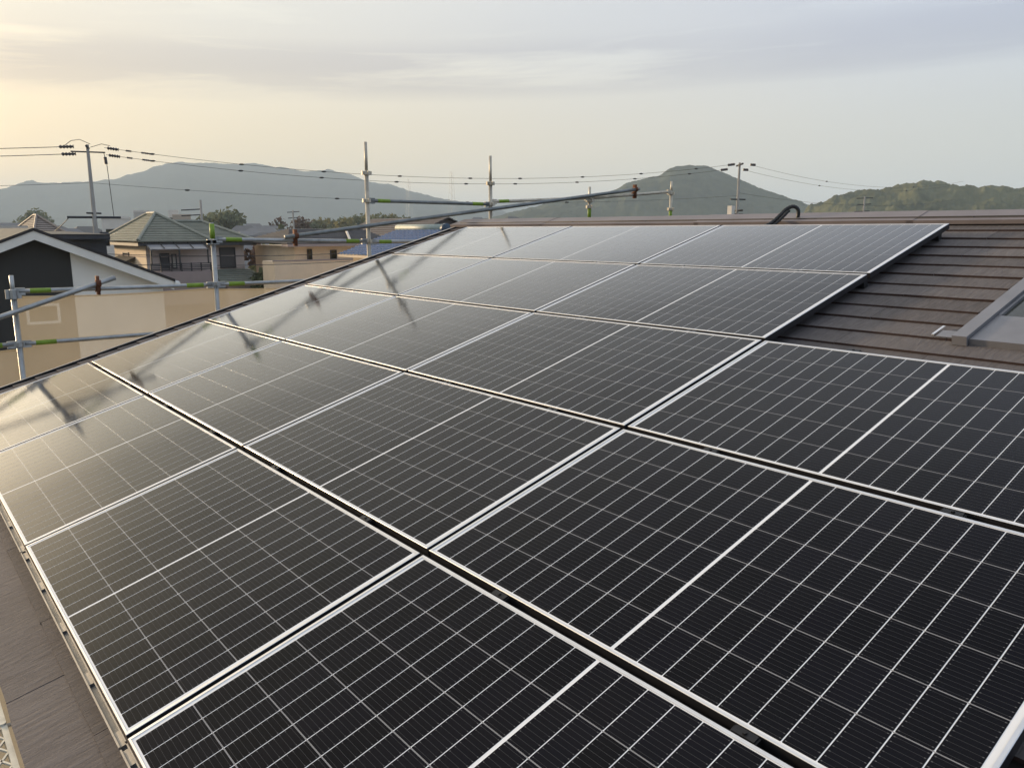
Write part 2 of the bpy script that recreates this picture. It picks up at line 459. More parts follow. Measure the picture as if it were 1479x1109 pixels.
def hill(name, prof, D, depth, mat, nu, nv, amp, nsc, cust):
    # a ridge: crest height from the skyline, slopes falling to the plain in front and behind
    b = MB(); x0, x1 = prof[0][0], prof[-1][0]
    for j in range(nv):
        s = j / (nv - 1) * 2 - 1
        for i in range(nu):
            x = x0 + (x1 - x0) * i / (nu - 1)
            top = atD(x, interp(prof, x), D)
            h = top.z - GROUND
            dr = (top - CAM); dr.z = 0; dr.normalize()
            edge = min(1.0, min(i, nu - 1 - i) / (nu * 0.06))
            r = D + s * depth
            p = CAM + dr * r
            fall = (1 - abs(s) ** 1.25)
            spur = noise.noise(Vector((p.x, p.y, 3.0)) * cust) * (1 - fall) * fall * 1.6
            z = GROUND - 3 + (h + 3) * max(0.0, fall + spur) * (edge * edge * (3 - 2 * edge))
            z += amp * (noise.fractal(Vector((p.x, p.y, z)) * nsc, 0.8, 2.1, 4)) * min(1, fall * 4)
            b.v.append((p.x, p.y, z))
    for j in range(nv - 1):
        for i in range(nu - 1):
            a = j * nu + i
            b.f.append((a, a + 1, a + nu + 1, a + nu)); b.mi.append(0)
    return tag(b.build(name, mat, smooth=True), kind='structure')

hill('mountain', [(-420, 300), (-200, 285), (-90, 283), (0, 272), (20, 268), (45, 261), (72, 267), (100, 264), (130, 262), (170, 259), (200, 250),
     (230, 241), (262, 233), (290, 237), (330, 239), (365, 238), (400, 242), (430, 248), (470, 247), (500, 252), (540, 264),
     (560, 267), (600, 281), (640, 290), (680, 297), (720, 304), (790, 318)], 3000, 900, M['forest_far'], 420, 60, 9, 0.012, 0.0016)
hill('mountain', [(520, 312), (600, 303), (660, 298), (700, 297), (738, 290), (770, 294), (800, 297), (850, 300), (900, 305), (960, 312)], 4200, 500, M['forest_far'], 160, 30, 8, 0.012, 0.0016)
hill('hill', [(640, 330), (700, 316), (740, 307), (770, 300), (800, 291), (850, 284), (890, 275), (905, 265), (930, 258), (950, 254), (970, 243), (1000, 239), (1020, 240), (1050, 251),
     (1080, 264), (1110, 276), (1150, 289), (1180, 298), (1210, 308), (1260, 320)], 1350, 330, M['forest'], 560, 90, 3.2, 0.04, 0.004)
hill('hill', [(1130, 318), (1168, 300), (1185, 295), (1205, 287), (1225, 282), (1260, 275), (1290, 273), (1310, 268), (1333, 263), (1360, 268), (1400, 271),
     (1440, 271), (1479, 277), (1560, 285), (1700, 300), (1800, 318)], 720, 230, M['forest_near'], 620, 100, 4.5, 0.06, 0.007)

# ------------------------------------------------------------------ the house under the panels
EAVE_V, RIDGE_V = -1.303, 4.76
U0, U1 = -5.925, 6.0
house = thing('house', 'house with brown slate roof that carries the solar panels', 'house', (0, 4.5, GROUND))
YR = rp(0, RIDGE_V, W0).y; ZR = rp(0, RIDGE_V, W0).z
YE = rp(0, EAVE_V, W0).y; ZE = rp(0, EAVE_V, W0).z
YB = 2 * YR - YE
b = MB()
wx0, wx1, wy0, wy1 = U0 + 0.45, U1 - 0.45, YE + 0.5, YB - 0.5
b.box((wx0, wy0, GROUND), (wx1, wy1, ZE - 0.02))
b.prism([(wx0, wy0, ZE - 0.02), (wx0, wy1, ZE - 0.02), (wx0, YR, ZR - 0.32)], (wx1 - wx0, 0, 0))
b.build('wall', M['wall_own'], house)
b = MB()                                   # roof boards, front and back slope
n_ = Vector((0, -ST, CT))
for sgn in (1, -1):
    def q(u, v, w):
        p = rp(u, v, w)
        return p if sgn > 0 else Vector((p.x, 2 * YR - p.y, p.z))
    a = [q(U0 - .02, EAVE_V + .04, W0 - .15), q(U1, EAVE_V + .04, W0 - .15), q(U1, RIDGE_V, W0 - .15), q(U0 - .02, RIDGE_V, W0 - .15)]
    c = [q(U0 - .02, EAVE_V + .04, W0 - .022), q(U1, EAVE_V + .04, W0 - .022), q(U1, RIDGE_V, W0 - .022), q(U0 - .02, RIDGE_V, W0 - .022)]
    if sgn < 0: a.reverse(); c.reverse()
    b.hexa(a, c)
roof = b.build('roof', M['felt'], house)

# slates: the visible ones, course by course
EXP, SL = 0.1835, 0.91
slate_cache = {}
def slate_mesh(L, key):
    k = (round(L, 3), key)
    if k in slate_cache: return slate_cache[k]
    b = MB(); rr = random.Random(key * 31 + int(L * 1000))
    n = max(2, int(L / 0.13)); ln = EXP + 0.05
    lo = [rr.uniform(-.0025, .0025) for _ in range(n + 1)]
    for i in range(n + 1):
        x = -L / 2 + L * i / n
        b.v += [(x, lo[i], -0.013), (x, ln, -0.020), (x, ln, -0.0135), (x, lo[i] + .001, 0.0)]
    for i in range(n):
        a = i * 4; c = a + 4
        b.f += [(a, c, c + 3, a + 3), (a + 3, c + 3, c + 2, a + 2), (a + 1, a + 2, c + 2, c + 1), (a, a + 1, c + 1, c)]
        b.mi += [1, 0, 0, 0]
    b.f += [(0, 3, 2, 1), (n * 4, n * 4 + 1, n * 4 + 2, n * 4 + 3)]; b.mi += [0, 0]
    slate_cache[k] = b.mesh('slate', [M['slate'], M['butt']])
    return slate_cache[k]
rng = random.Random(3)
roof_world = Vector((0, 0, 0))
def put_slate(u0, u1, v):
    L = u1 - u0 - 0.003
    if L < 0.03: return
    o = bpy.data.objects.new('slate', slate_mesh(L, rng.randrange(4)))
    COL.objects.link(o)
    o.parent = roof
    o.location = rp((u0 + u1) / 2, v, W0 + rng.uniform(-.0008, .0008)) - roof.location - house.location
    o.rotation_euler = (TH + rng.uniform(-.002, .002), 0, rng.uniform(-.0008, .0008))
ncourse = int((RIDGE_V - EAVE_V) / EXP)
for k in range(ncourse):
    v = EAVE_V + k * EXP
    offs = 0.223 + (0.455 if k % 2 else 0.0)
    edges = []
    i0 = int(math.floor((U0 - offs) / SL)); i1 = int(math.ceil((U1 - offs) / SL))
    for i in range(i0, i1):
        a = max(U0, offs + i * SL); c = min(U1, offs + (i + 1) * SL)
        if c - a < 0.02: continue
        vis = (v < -0.75) or (v > 1.85 and -0.95 < a and a < 3.3) or (c < -5.1 + 0.2) or (a < -5.3) or (v > 3.95 and a < 3.3) or (a > 1.2 and a < 3.3)
        if v < -0.75 and (a > 3.0 or a < -7): vis = False
        if not vis: continue
        put_slate(a, c, v)
# verge trim on the left edge: gap shadow painted as dark upstand, caught light as pale top
b = MB()
for (ua, ub, wa, wb, mi) in ((U0 - .060, U0 - .040, W0 - .17, W0 + .007, 1), (U0 - .064, U0 - .038, W0 + .0075, W0 + .0115, 0), (U0 - .0395, U0 - .004, W0 - .05, W0 - .030, 1)):
    a = [rp(ua, EAVE_V, wa), rp(ub, EAVE_V, wa), rp(ub, RIDGE_V, wa), rp(ua, RIDGE_V, wa)]
    c = [rp(ua, EAVE_V, wb), rp(ub, EAVE_V, wb), rp(ub, RIDGE_V, wb), rp(ua, RIDGE_V, wb)]
    b.hexa(a, c, mi)
b.build('verge_trim', [M['verge'], M['felt']], house)
# fascia under the eave
b = MB(); b.box((U0, YE + .03, ZE - .22), (U1, YE + .06, ZE - .03))
b.build('fascia', M['cap'], house)
# ridge cap, lengths that overlap
RV = 4.505
joints = [U0 - 0.10, -4.38, -2.235, -0.42, 1.39, 3.2, U1]
for i, (a, c) in enumerate(zip(joints, joints[1:])):
    lift = 0.0 if i % 2 else 0.003
    pts = [rp(0, RV, W0 + .004), rp(0, RV, W0 + .032 + lift), rp(0, RIDGE_V - .01, W0 + .034 + lift)]
    back = [Vector((0, 2 * YR - p.y, p.z)) for p in reversed(pts)]
    inner = [rp(0, RV + .006, W0 + .004), rp(0, RV + .006, W0 + .026 + lift), rp(0, RIDGE_V - .01, W0 + .028 + lift)]
    inb = [Vector((0, 2 * YR - p.y, p.z)) for p in reversed(inner)]
    poly = pts + back + list(reversed(inner + inb))
    b = MB()
    ov = 0.05 if i % 2 == 0 else 0.0
    b.prism([(a - ov, p.y, p.z) for p in poly], (c - a + 2 * ov, 0, 0))
    b.build('ridge_cap', M['cap'], house)
b = MB(); b.box((U0, YR - .2, ZR - .05), (U1, YR + .2, ZR - .012)); b.build('ridge_board', M['dark_trim'], house)
# nail heads on the ridge cap
for u in [-3.9, -2.9, -1.6, -1.15, -0.78, 0.0, 0.62, 1.2]:
    b = MB(); p0 = rp(u, RV + .06, W0 + .034); p1 = rp(u, RV + .06, W0 + .041)
    b.tube([p0, p1], 0.007, 8); b.build('nail', M['dark_trim'], house)

# skylight: grey flashing, raised side strip, dark pane
def rbox(b, u0, u1, v0, v1, w0, w1, mi=0):
    b.hexa([rp(u0, v0, w0), rp(u1, v0, w0), rp(u1, v1, w0), rp(u0, v1, w0)], [rp(u0, v0, w1), rp(u1, v0, w1), rp(u1, v1, w1), rp(u0, v1, w1)], mi)
SKU, SKV = 0.725, 2.51
b = MB()
rbox(b, SKU + .066, 1.90, SKV + .012, SKV + .33, W0 - .01, W0 + .022)
rbox(b, SKU + .066, 1.90, SKV + 1.06, SKV + 1.20, W0 - .01, W0 + .024)
rbox(b, SKU + .066, SKU + .080, SKV + .33, SKV + 1.06, W0 - .01, W0 + .024)
rbox(b, 1.80, 1.90, SKV + .33, SKV + 1.06, W0 - .01, W0 + .024)
skyl = b.build('skylight', M['flash'], house)
b = MB(); rbox(b, SKU, SKU + .064, SKV - .01, SKV + 1.22, W0 - .005, W0 + .040); b.build('cover_strip', M['flash'], skyl)
b = MB(); rbox(b, 1.90, 1.964, SKV - .01, SKV + 1.22, W0 - .005, W0 + .040); b.build('cover_strip', M['flash'], skyl)
b = MB(); rbox(b, SKU + .081, 1.799, SKV + .331, SKV + 1.059, W0 - .005, W0 + .010); b.build('pane', M['glass'], skyl)
# short bright metal strip on the slates beside the skylight
b = MB()
p = [rp(0.606, 2.565, W0 + .003), rp(0.618, 2.565, W0 + .003), rp(0.622, 2.68, W0 + .003), rp(0.610, 2.68, W0 + .003)]
b.hexa(p, [Vector(x) + n_ * 0.008 for x in p])
tag(b.build('metal_strip', M['alu']), 'short shiny metal strip lying on the slates beside the skylight', 'metal strip')
b = MB()
p = [rp(0.63, 2.555, W0 + .003), rp(0.724, 2.555, W0 + .003), rp(0.724, 2.635, W0 + .003), rp(0.63, 2.635, W0 + .003)]
b.hexa(p, [Vector(x) + n_ * 0.004 for x in p])
b.build('flashing_tab', M['flash'], house)

# black conduit bent over the ridge cap
b = MB()
uc = -1.45
path = []
ctrl = [rp(uc - .03, 4.36, W0 + .03), rp(uc, 4.44, W0 + .045), rp(uc + .03, 4.52, W0 + .085), rp(uc + .05, 4.575, W0 + .115), rp(uc + .085, 4.62, W0 + .125),
        rp(uc + .115, 4.635, W0 + .10), rp(uc + .12, 4.63, W0 + .06), rp(uc + .115, 4.62, W0 + .03)]
for i in range(len(ctrl) - 1):
    for k in range(6):
        t = k / 6
        p0, p1, p2, p3 = ctrl[max(i - 1, 0)], ctrl[i], ctrl[i + 1], ctrl[min(i + 2, len(ctrl) - 1)]
        path.append(0.5 * ((2 * p1) + (p2 - p0) * t + (2 * p0 - 5 * p1 + 4 * p2 - p3) * t * t + (3 * p1 - p0 - 3 * p2 + p3) * t ** 3))
path.append(ctrl[-1])
b.tube(path, [0.014 + (0.002 if k % 2 else 0) for k in range(len(path))], 10)
b.tube([p + Vector((.028, .006, -.010)) for p in path[:19]], [0.010 + (0.002 if k % 2 else 0) for k in range(19)], 8)
tag(b.build('cable_conduit', M['conduit'], smooth=True), 'black bent cable conduit looping over the ridge of the slate roof', 'conduit')

# ------------------------------------------------------------------ solar panels
LIP = 0.011
def ring(b, outer, inner, mi=0):
    i = len(b.v); b.v += outer + inner
    for k in range(4): b.f.append((i + k, i + (k + 1) % 4, i + 4 + (k + 1) % 4, i + 4 + k)); b.mi.append(mi)
def rect(hx, hy, z): return [(-hx, -hy, z), (hx, -hy, z), (hx, hy, z), (-hx, hy, z)]
b = MB(); hx, hy = PL / 2, PW / 2
def rectb(z): return [(-hx + LIP, -hy + .0065, z), (hx - LIP, -hy + .0065, z), (hx - LIP, hy - LIP, z), (-hx + LIP, hy - LIP, z)]
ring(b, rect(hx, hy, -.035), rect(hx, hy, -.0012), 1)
ring(b, rect(hx, hy, -.0012), rect(hx - .0012, hy - .0012, 0))
ring(b, rect(hx - .0012, hy - .0012, 0), rectb(0))
ring(b, rectb(0), rectb(-.006))
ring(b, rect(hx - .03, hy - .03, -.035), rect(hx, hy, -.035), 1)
frame_me = b.mesh('frame', [M['alu'], M['frame_side']])
b = MB(); b.box((-hx + LIP - .001, -hy + .0055, -.007), (hx - LIP + .001, hy - LIP + .001, -.0022))
sheet_me = b.mesh('glass_sheet', M['sheet'])
NU, NV = 20, 6
MU, MV, MID, GU, GV = 0.027, 0.0145, 0.0125, 0.0032, 0.0034
CW = ((PL - 2 * MU - MID) / 2 - 9 * GU) / 10
CH = (PW - 2 * MV - 5 * GV) / 6
def cell_geo(b, x, y, ch=0.0018):
    a, h = CW / 2, CH / 2
    o = [(-a + ch, -h), (a - ch, -h), (a, -h + ch), (a, h - ch), (a - ch, h), (-a + ch, h), (-a, h - ch), (-a, -h + ch)]
    i = len(b.v)
    for z in (-.0023, -.0018): b.v += [(x + p, y + q_, z) for p, q_ in o]
    if b.uv is None: b.uv = []
    for z in (0, 1): b.uv += [((p + a) / CW, (q_ + h) / CH) for p, q_ in o]
    b.f.append(tuple(i + 8 + k for k in range(8))); b.mi.append(0)
    for k in range(8): b.f.append((i + k, i + (k + 1) % 8, i + 8 + (k + 1) % 8, i + 8 + k)); b.mi.append(0)
b = MB(); cell_geo(b, 0, 0); cell_me = b.mesh('solar_cell', M['cell'])
b = MB()
for j in range(5):
    y = -hy + MV + (j + 1) * CH + j * GV
    for x0_, x1_ in ((-hx + MU, -MID / 2), (MID / 2, hx - MU)): b.box((x0_, y + .0003, -.0023), (x1_, y + GV - .0003, -.0020))
gap_me = b.mesh('string_gaps', M['gap'])
cells_xy = []
for i in range(NU):
    x = -hx + MU + CW / 2 + i * (CW + GU) + (MID - GU if i >= 10 else 0)
    for j in range(NV):
        cells_xy.append((x, -hy + MV + CH / 2 + j * (CH + GV)))
b = MB()
for x, y in cells_xy: cell_geo(b, x, y)
cells_me = b.mesh('solar_cells', M['cell'])
row_word = ['eave row', 'second row above the eave', 'middle row', 'row below the ridge row', 'ridge row']
col_word = ['beside the left verge', 'second from the left verge', 'third from the left verge', 'farthest from the left verge']
prng = random.Random(11)
for r in range(5):
    for c in range(4 if r < 3 else 3):
        u, v = (c - 3 + 0.5) * PU, (r - 1 + 0.5) * PV
        side = col_word[c].replace('left verge', 'scaffold verge')
        if r >= 3 and c == 2: side = 'edging the bare brown slates'
        p = thing('solar_panel', 'black solar panel, %s, %s' % (row_word[r].split(',')[0], side), 'solar panel',
                  rp(u + prng.uniform(-.0012, .0012), v + prng.uniform(-.0012, .0012), prng.uniform(-.0006, .0006)), 'solar panels on the slate roof')
        p.rotation_euler = (TH + radians(prng.uniform(-.07, .07)), radians(prng.uniform(-.07, .07)), radians(prng.uniform(-.03, .03)))
        f = bpy.data.objects.new('frame', frame_me); COL.objects.link(f); f.parent = p
        g = bpy.data.objects.new('glass_sheet', sheet_me); COL.objects.link(g); g.parent = p
        q_ = bpy.data.objects.new('string_gaps', gap_me); COL.objects.link(q_); q_.parent = g; q_['kind'] = 'stuff'
        if r < 3:
            for x, y in cells_xy:
                o = bpy.data.objects.new('solar_cell', cell_me); COL.objects.link(o); o.parent = g; o.location = (x, y, 0)
        else:
            o = bpy.data.objects.new('solar_cells', cells_me); COL.objects.link(o); o.parent = g; o['kind'] = 'stuff'
# dark rails under the seams, clamps in the seams
for k in range(0, 5):
    v = k * PV; u_end = PU if k <= 2 else 0.0
    b = MB()
    vv = v if k < 4 else v - 0.10
    rbox(b, -3 * PU + .03, u_end - .03, vv - .022, vv + .022, W0 + .001, -.037)
    tag(b.build('support_rail', M['black_rail']), 'black support rail under the upper edge of the %s of panels' % row_word[k], 'rail', 'support rails under the panels')
clamp_rng = random.Random(5)
ks = {0: 'between the eave row and second row of panels', 1: 'between the second and middle row of panels', 2: 'along the top edge of the middle row of panels', 3: 'between the two upper rows of panels'}
for k in range(4):
    for c in range(4 if k < 3 else 3):
        for du in (-0.44, 0.44):
            u = (c - 3 + .5) * PU + du + clamp_rng.uniform(-.02, .02); v = k * PV
            b = MB()
            rbox(b, u - .035, u + .035, v - .011, v + .011, -.036, -.006)
            rbox(b, u - .030, u + .030, v - .0105, v + .0105, -.0059, -.0015)
            o_ = rp(u, v, -.0015)
            b.tube([rp(u, v, -.003), rp(u, v, .003)], 0.006, 6)
            tag(b.build('module_clamp', M['clamp']), 'small black clamp in the seam ' + ks[k], 'clamp', 'module clamps ' + ks[k])
# slotted front rail along the lower edge of the array
VF = -PV + 0.012
for c in range(4):
    ua, ub = (c - 3) * PU + .010, (c - 2) * PU - .004
    b = MB()
    rbox(b, ua, ub, VF - .024, VF - .002, -.046, -.034)
    rbox(b, ua, ub, VF - .0265, VF - .0215, -.0335, -.019)
    rbox(b, ua, ub, VF - .006, VF - .002, -.0335, -.012)
    step = PL / 6
    for i in range(5):
        uu = min(max(ua + i * (PL / 4), ua + .045), ub - .045)
        rbox(b, uu - .04, uu + .04, VF - .0214, VF - .0062, -.0336, -.0245)
    rbox(b, ua + .02, ub - .02, VF + .004, VF + .03, W0 + .001, -.036)
    tag(b.build('front_rail', M['rail']), 'slotted grey rail under the eave row panel ' + ['beside the scaffold verge', 'second from the scaffold verge', 'third from the scaffold verge', 'farthest from the scaffold verge'][c], 'rail', 'front rails of the solar array')

# ------------------------------------------------------------------ scaffold along the left verge
XS = -6.2
SP = 1.829
Y0s = -0.398
py = [Y0s + SP * k for k in range(6)]
ptop = [0.72, 1.20, 2.13, 2.08, 1.75, 1.90]
scaf = thing('scaffold', 'galvanised pipe scaffold with green banded rails along the roof verge', 'scaffold', (XS, Y0s, GROUND))
def add_part(b, name, mat, parent=scaf, smooth=True): return b.build(name, mat, parent, smooth)
def collar(b, y, z, r=0.036, h=0.05):
    b.tube([(XS, y, z - h / 2), (XS, y, z - h / 2 + .008), (XS, y, z + h / 2 - .008), (XS, y, z + h / 2)], [r * .8, r, r, r * .8], 10)
    for an in (0, pi / 2, pi, 3 * pi / 2):
        d = Vector((cos(an), sin(an), 0))
        c_ = Vector((XS, y, z)) + d * (r + .012)
        b.box((c_.x - .014, c_.y - .014, z - h * .42), (c_.x + .014, c_.y + .014, z + h * .42))
allY = [Y0s - 2 * SP, Y0s - SP] + py
alltop = [0.2, 0.25] + ptop
for k, (y, zt) in enumerate(zip(allY, alltop)):
    matp = M['galv'] if k < 4 else M['galv_sunlit']
    b = MB()
    spig = zt - 0.33 if k in (4, 5) else zt - 0.17
    b.tube([(XS, y, GROUND), (XS, y, spig)], 0.0243, 12)
    b.tube([(XS, y, spig - .02), (XS, y, zt)], 0.0185, 10)
    pole = add_part(b, 'pole', matp)
    zc = spig - 0.02
    levels = [zc]
    z = 0.57 if k <= 3 else 1.466
    if k >= 4: levels += [1.466, 1.0]
    if k == 3: levels += [1.0, 0.57]
    if k == 2: levels += [0.57, 0.093]
    if k in (0, 1): levels = [0.06, -0.42]
    for z in levels + [0.093 - 0.475 * q for q in range(1, 4)]:
        b = MB(); collar(b, y, z); b.build('collar', matp, pole)
    if k == 3:
        b = MB(); b.tube([(XS, y, 1.02), (XS, y, 1.19)], 0.026, 12); b.build('green_band', M['green'], pole, True)
    if k in (6, 7):
        b = MB(); b.tube([(XS, y, 1.28), (XS, y, 1.47)], 0.027, 12); b.build('green_band', M['green'], pole, True)
def rail(i, j, z0, z1, mat, bands=(0, 1), r=0.0213, x=XS, bl=0.17):
    y0, y1 = allY[i], allY[j]
    b = MB(); a = Vector((x, y0 + .045, z0)); c = Vector((x, y1 - .045, z1))
    n = 8; b.tube([a.lerp(c, t / n) for t in range(n + 1)], r, 12)
    o = add_part(b, 'guard_rail', mat)
    for e in bands:
        p0 = a.lerp(c, 0.05 if e == 0 else 0.95); p1 = a.lerp(c, 0.05 + bl / 1.74 if e == 0 else 0.95 - bl / 1.74)
        b = MB(); b.tube([p0, p1], r + .0012, 12); b.build('green_band', M['green'], o, True)
    for e in (a, c):
        b = MB(); b.box((x - .016, e.y - .05, e.z - .035), (x + .016, e.y + .05, e.z + .03)); b.build('wedge_end', mat, o)
for q in range(1, 3): rail(q, q + 1, 0.093, 0.093, M['galv'])
rail(2, 3, 0.575, 0.562, M['galv'])
rail(3, 4, 0.562, 0.562, M['galv'])
rail(3, 4, 1.030, 0.998, M['galv'])
rail(4, 5, 1.468, 1.464, M['galv_dark'])
rail(4, 5, 0.99, 0.99, M['galv'])
rail(5, 6, 1.500, 1.590, M['galv_sunlit'], (0,))
rail(6, 7, 1.592, 1.735, M['galv_sunlit'], ())
for q in range(0, 7):
    for z in (-1.8, -3.6, -5.4): rail(q, q + 1, z, z, M['galv'], ())
def clamp_mesh(y, z, zr, x=XS):
    b = MB()
    for zz in (z, zr):
        b.tube([(x + (.045 if zz == z else 0), y - .022, zz), (x + (.045 if zz == z else 0), y + .022, zz)], 0.034, 10)
    b.box((x - .01, y - .012, min(z, zr) - .06), (x + .055, y + .012, max(z, zr) + .07))
    return b
# long brace pipe and short near brace
XB = XS + 0.045
b = MB(); a = Vector((XB, 2.20, 1.048)); c = Vector((XB, 7.93, 1.752))
b.tube([a.lerp(c, t / 12) for t in range(13)], 0.0243, 12); add_part(b, 'brace_pipe', M['galv_dark'])
add_part(clamp_mesh(2.33, 1.064, 1.012), 'pipe_clamp', M['rust'])
add_part(clamp_mesh(7.86, 1.745, 1.672), 'pipe_clamp', M['rust'])
b = MB(); a = Vector((XB, -2.9, -0.42)); c = Vector((XB, 0.452, 0.672))
b.tube([a.lerp(c, t / 10) for t in range(11)], 0.0243, 12); add_part(b, 'brace_pipe', M['galv'])
add_part(clamp_mesh(0.30, 0.622, 0.571), 'pipe_clamp', M['rust'])
# outer row of uprights and deck brackets, low behind the sheet
# mesh sheets hung on the scaffold
def net(y0, y1, zt, label):
    b = MB(); nu, nv = 26, 30; rr = random.Random(int(y0 * 100))
    zb = GROUND + 0.3
    ph = rr.uniform(0, 6)
    for j in range(nv + 1):
        for i in range(nu + 1):
            s, t = i / nu, j / nv
            y = y0 + (y1 - y0) * s
            z = zt + (zb - zt) * t - 0.02 * sin(pi * s) * (1 - t)
            x = XS - 0.055 - 0.03 * sin(pi * s) * min(1, t * 6) + 0.012 * noise.noise(Vector((y * 2.2, z * 1.1, ph)))
            b.v.append((x, y, z))
    for j in range(nv):
        for i in range(nu):
            a = j * (nu + 1) + i
            b.f.append((a, a + 1, a + nu + 2, a + nu + 1)); b.mi.append(0)
    o = b.build('mesh_sheet', M['net'], smooth=True)
    tag(o, label, 'mesh sheet', 'mesh sheets hung on the scaffold')
    b = MB(); b.tube([(XS - .055, y0 + (y1 - y0) * k / 8, zt - .02 * sin(pi * k / 8)) for k in range(9)], 0.009, 6)
    b.build('hem', M['net'], o)
net(allY[0], allY[1] - .01, 0.02, 'beige mesh sheet hung lower, next but one to the charcoal gable')
net(allY[1], allY[2] - .01, 0.035, 'beige mesh sheet hung from the lower rail in front of the charcoal gable wall')
net(allY[2], allY[3] - .01, 0.52, 'beige mesh sheet hung from the guard rail in front of the white gable wall')
net(allY[3], allY[4] - .01, 0.505, 'beige mesh sheet in front of the lower part of the green roofed house')
net(allY[4], allY[5] - .01, 0.50, 'beige mesh sheet below the blue tiled roof, mostly behind the verge')
# expanded-metal plank beyond the eave
pl = thing('scaffold_plank', 'pale steel scaffold plank with diamond mesh deck below the eave', 'scaffold plank', (-0.6, YE - 0.5, ZE - 0.2))
zp = ZE - 0.03; yn = YE - 0.008; yf = yn - 0.50
for x0 in (-2.42,):
    xa, xb = x0, x0 + 3.6
    b = MB(); b.box((xa, yn - .017, zp - .04), (xb, yn, zp)); b.build('side_frame', M['plank'], pl)
    b = MB(); b.box((xa, yf, zp - .04), (xb, yf + .03, zp)); b.build('side_frame', M['plank'], pl)
    b = MB(); dx, dy = 0.040, 0.024
    ny = int((yn - yf - .047) / dy) + 1
    for j in range(ny):
        y = yf + .03 + j * dy
        nx = int((xb - xa) / dx)
        for i in range(nx):
            x = xa + i * dx
            flip = (i + j) % 2
            p0 = Vector((x, y + (dy if flip else 0), zp - .008)); p1 = Vector((x + dx, y + (0 if flip else dy), zp - .008))
            d = (p1 - p0).normalized(); sd_ = d.cross(Vector((0, 0, 1))) * 0.0032
            b.hexa([p0 - sd_ - Vector((0, 0, .006)), p1 - sd_ - Vector((0, 0, .006)), p1 + sd_ - Vector((0, 0, .006)), p0 + sd_ - Vector((0, 0, .006))], [p0 - sd_, p1 - sd_, p1 + sd_, p0 + sd_])
    tag(b.build('diamond_mesh', M['plank'], pl), kind='stuff')
    for x in (-0.62, 0.4, -1.6):
        b = MB(); b.tube([(x, yn - .012, zp - .002), (x, yn - .012, zp + .006)], 0.012, 10); b.build('rivet', M['plank'], pl)
    b = MB(); b.box((xa + .3, yf, zp - .10), (xa + .36, yn, zp - .042)); b.box((xb - .4, yf, zp - .10), (xb - .34, yn, zp - .042)); b.build('cross_bar', M['plank'], pl)

# ------------------------------------------------------------------ neighbouring houses
def wallbox(h, x0, x1, y0, y1, z0, z1, mat, name='wall'):
    b = MB(); b.box((x0, y0, z0), (x1, y1, z1)); return b.build(name, mat, h)
def window(h, x, ya, yb, za, zb, mat=None, frame=None, face='x'):
    mat = mat or M['glass']; frame = frame or M['dark_trim']; t = 0.05
    b = MB()
    if face == 'x':
        b.box((x - .02, ya, za), (x + .05, ya + t, zb)); b.box((x - .02, yb - t, za), (x + .05, yb, zb))
        b.box((x - .02, ya + t, zb - t), (x + .05, yb - t, zb)); b.box((x - .02, ya + t, za), (x + .06, yb - t, za + t))
    else:   # on a wall facing -Y at y = x
        y = x
        b.box((ya, y - .05, za), (ya + t, y + .02, zb)); b.box((yb - t, y - .05, za), (yb, y + .02, zb))
        b.box((ya + t, y - .05, zb - t), (yb - t, y + .02, zb)); b.box((ya + t, y - .06, za), (yb - t, y + .02, za + t))
    w = b.build('window', frame, h)
    b = MB()
    if face == 'x': b.box((x - .03, ya + t, za + t), (x + .012, yb - t, zb - t))
    else: b.box((ya + t, x - .012, za + t), (yb - t, x + .03, zb - t))
    b.build('pane', mat, w)
    return w
def slope(b, e0, e1, r0, r1, n, th=0.05, mi=0):
    # stepped courses from eave line e0-e1 up to ridge line r0-r1
    e0, e1, r0, r1 = map(Vector, (e0, e1, r0, r1))
    nn = (e1 - e0).cross((r0 + r1) / 2 - (e0 + e1) / 2)
    if nn.length < 1e-9: nn = (r0 - e0).cross(e1 - e0)
    nn.normalize()
    if nn.z < 0: nn = -nn
    for k in range(n):
        a, c = k / n, (k + 1) / n
        p0, p1 = e0.lerp(r0, a), e1.lerp(r1, a); p3, p2 = e0.lerp(r0, c), e1.lerp(r1, c)
        up = nn * th
        lo = nn * (th * 0.15)
        b.poly([p0 + up, p1 + up, p2 + lo, p3 + lo], mi)
        b.poly([p0 - up * .4, p1 - up * .4, p1 + up, p0 + up], mi)
        b.poly([p0 - up * .4, p0 + up, p3 + lo, p3 - up * .4], mi); b.poly([p1 + up, p1 - up * .4, p2 - up * .4, p2 + lo], mi)
    b.poly([e0 - nn * th * .4, r0 - nn * th * .4, r1 - nn * th * .4, e1 - nn * th * .4], mi)
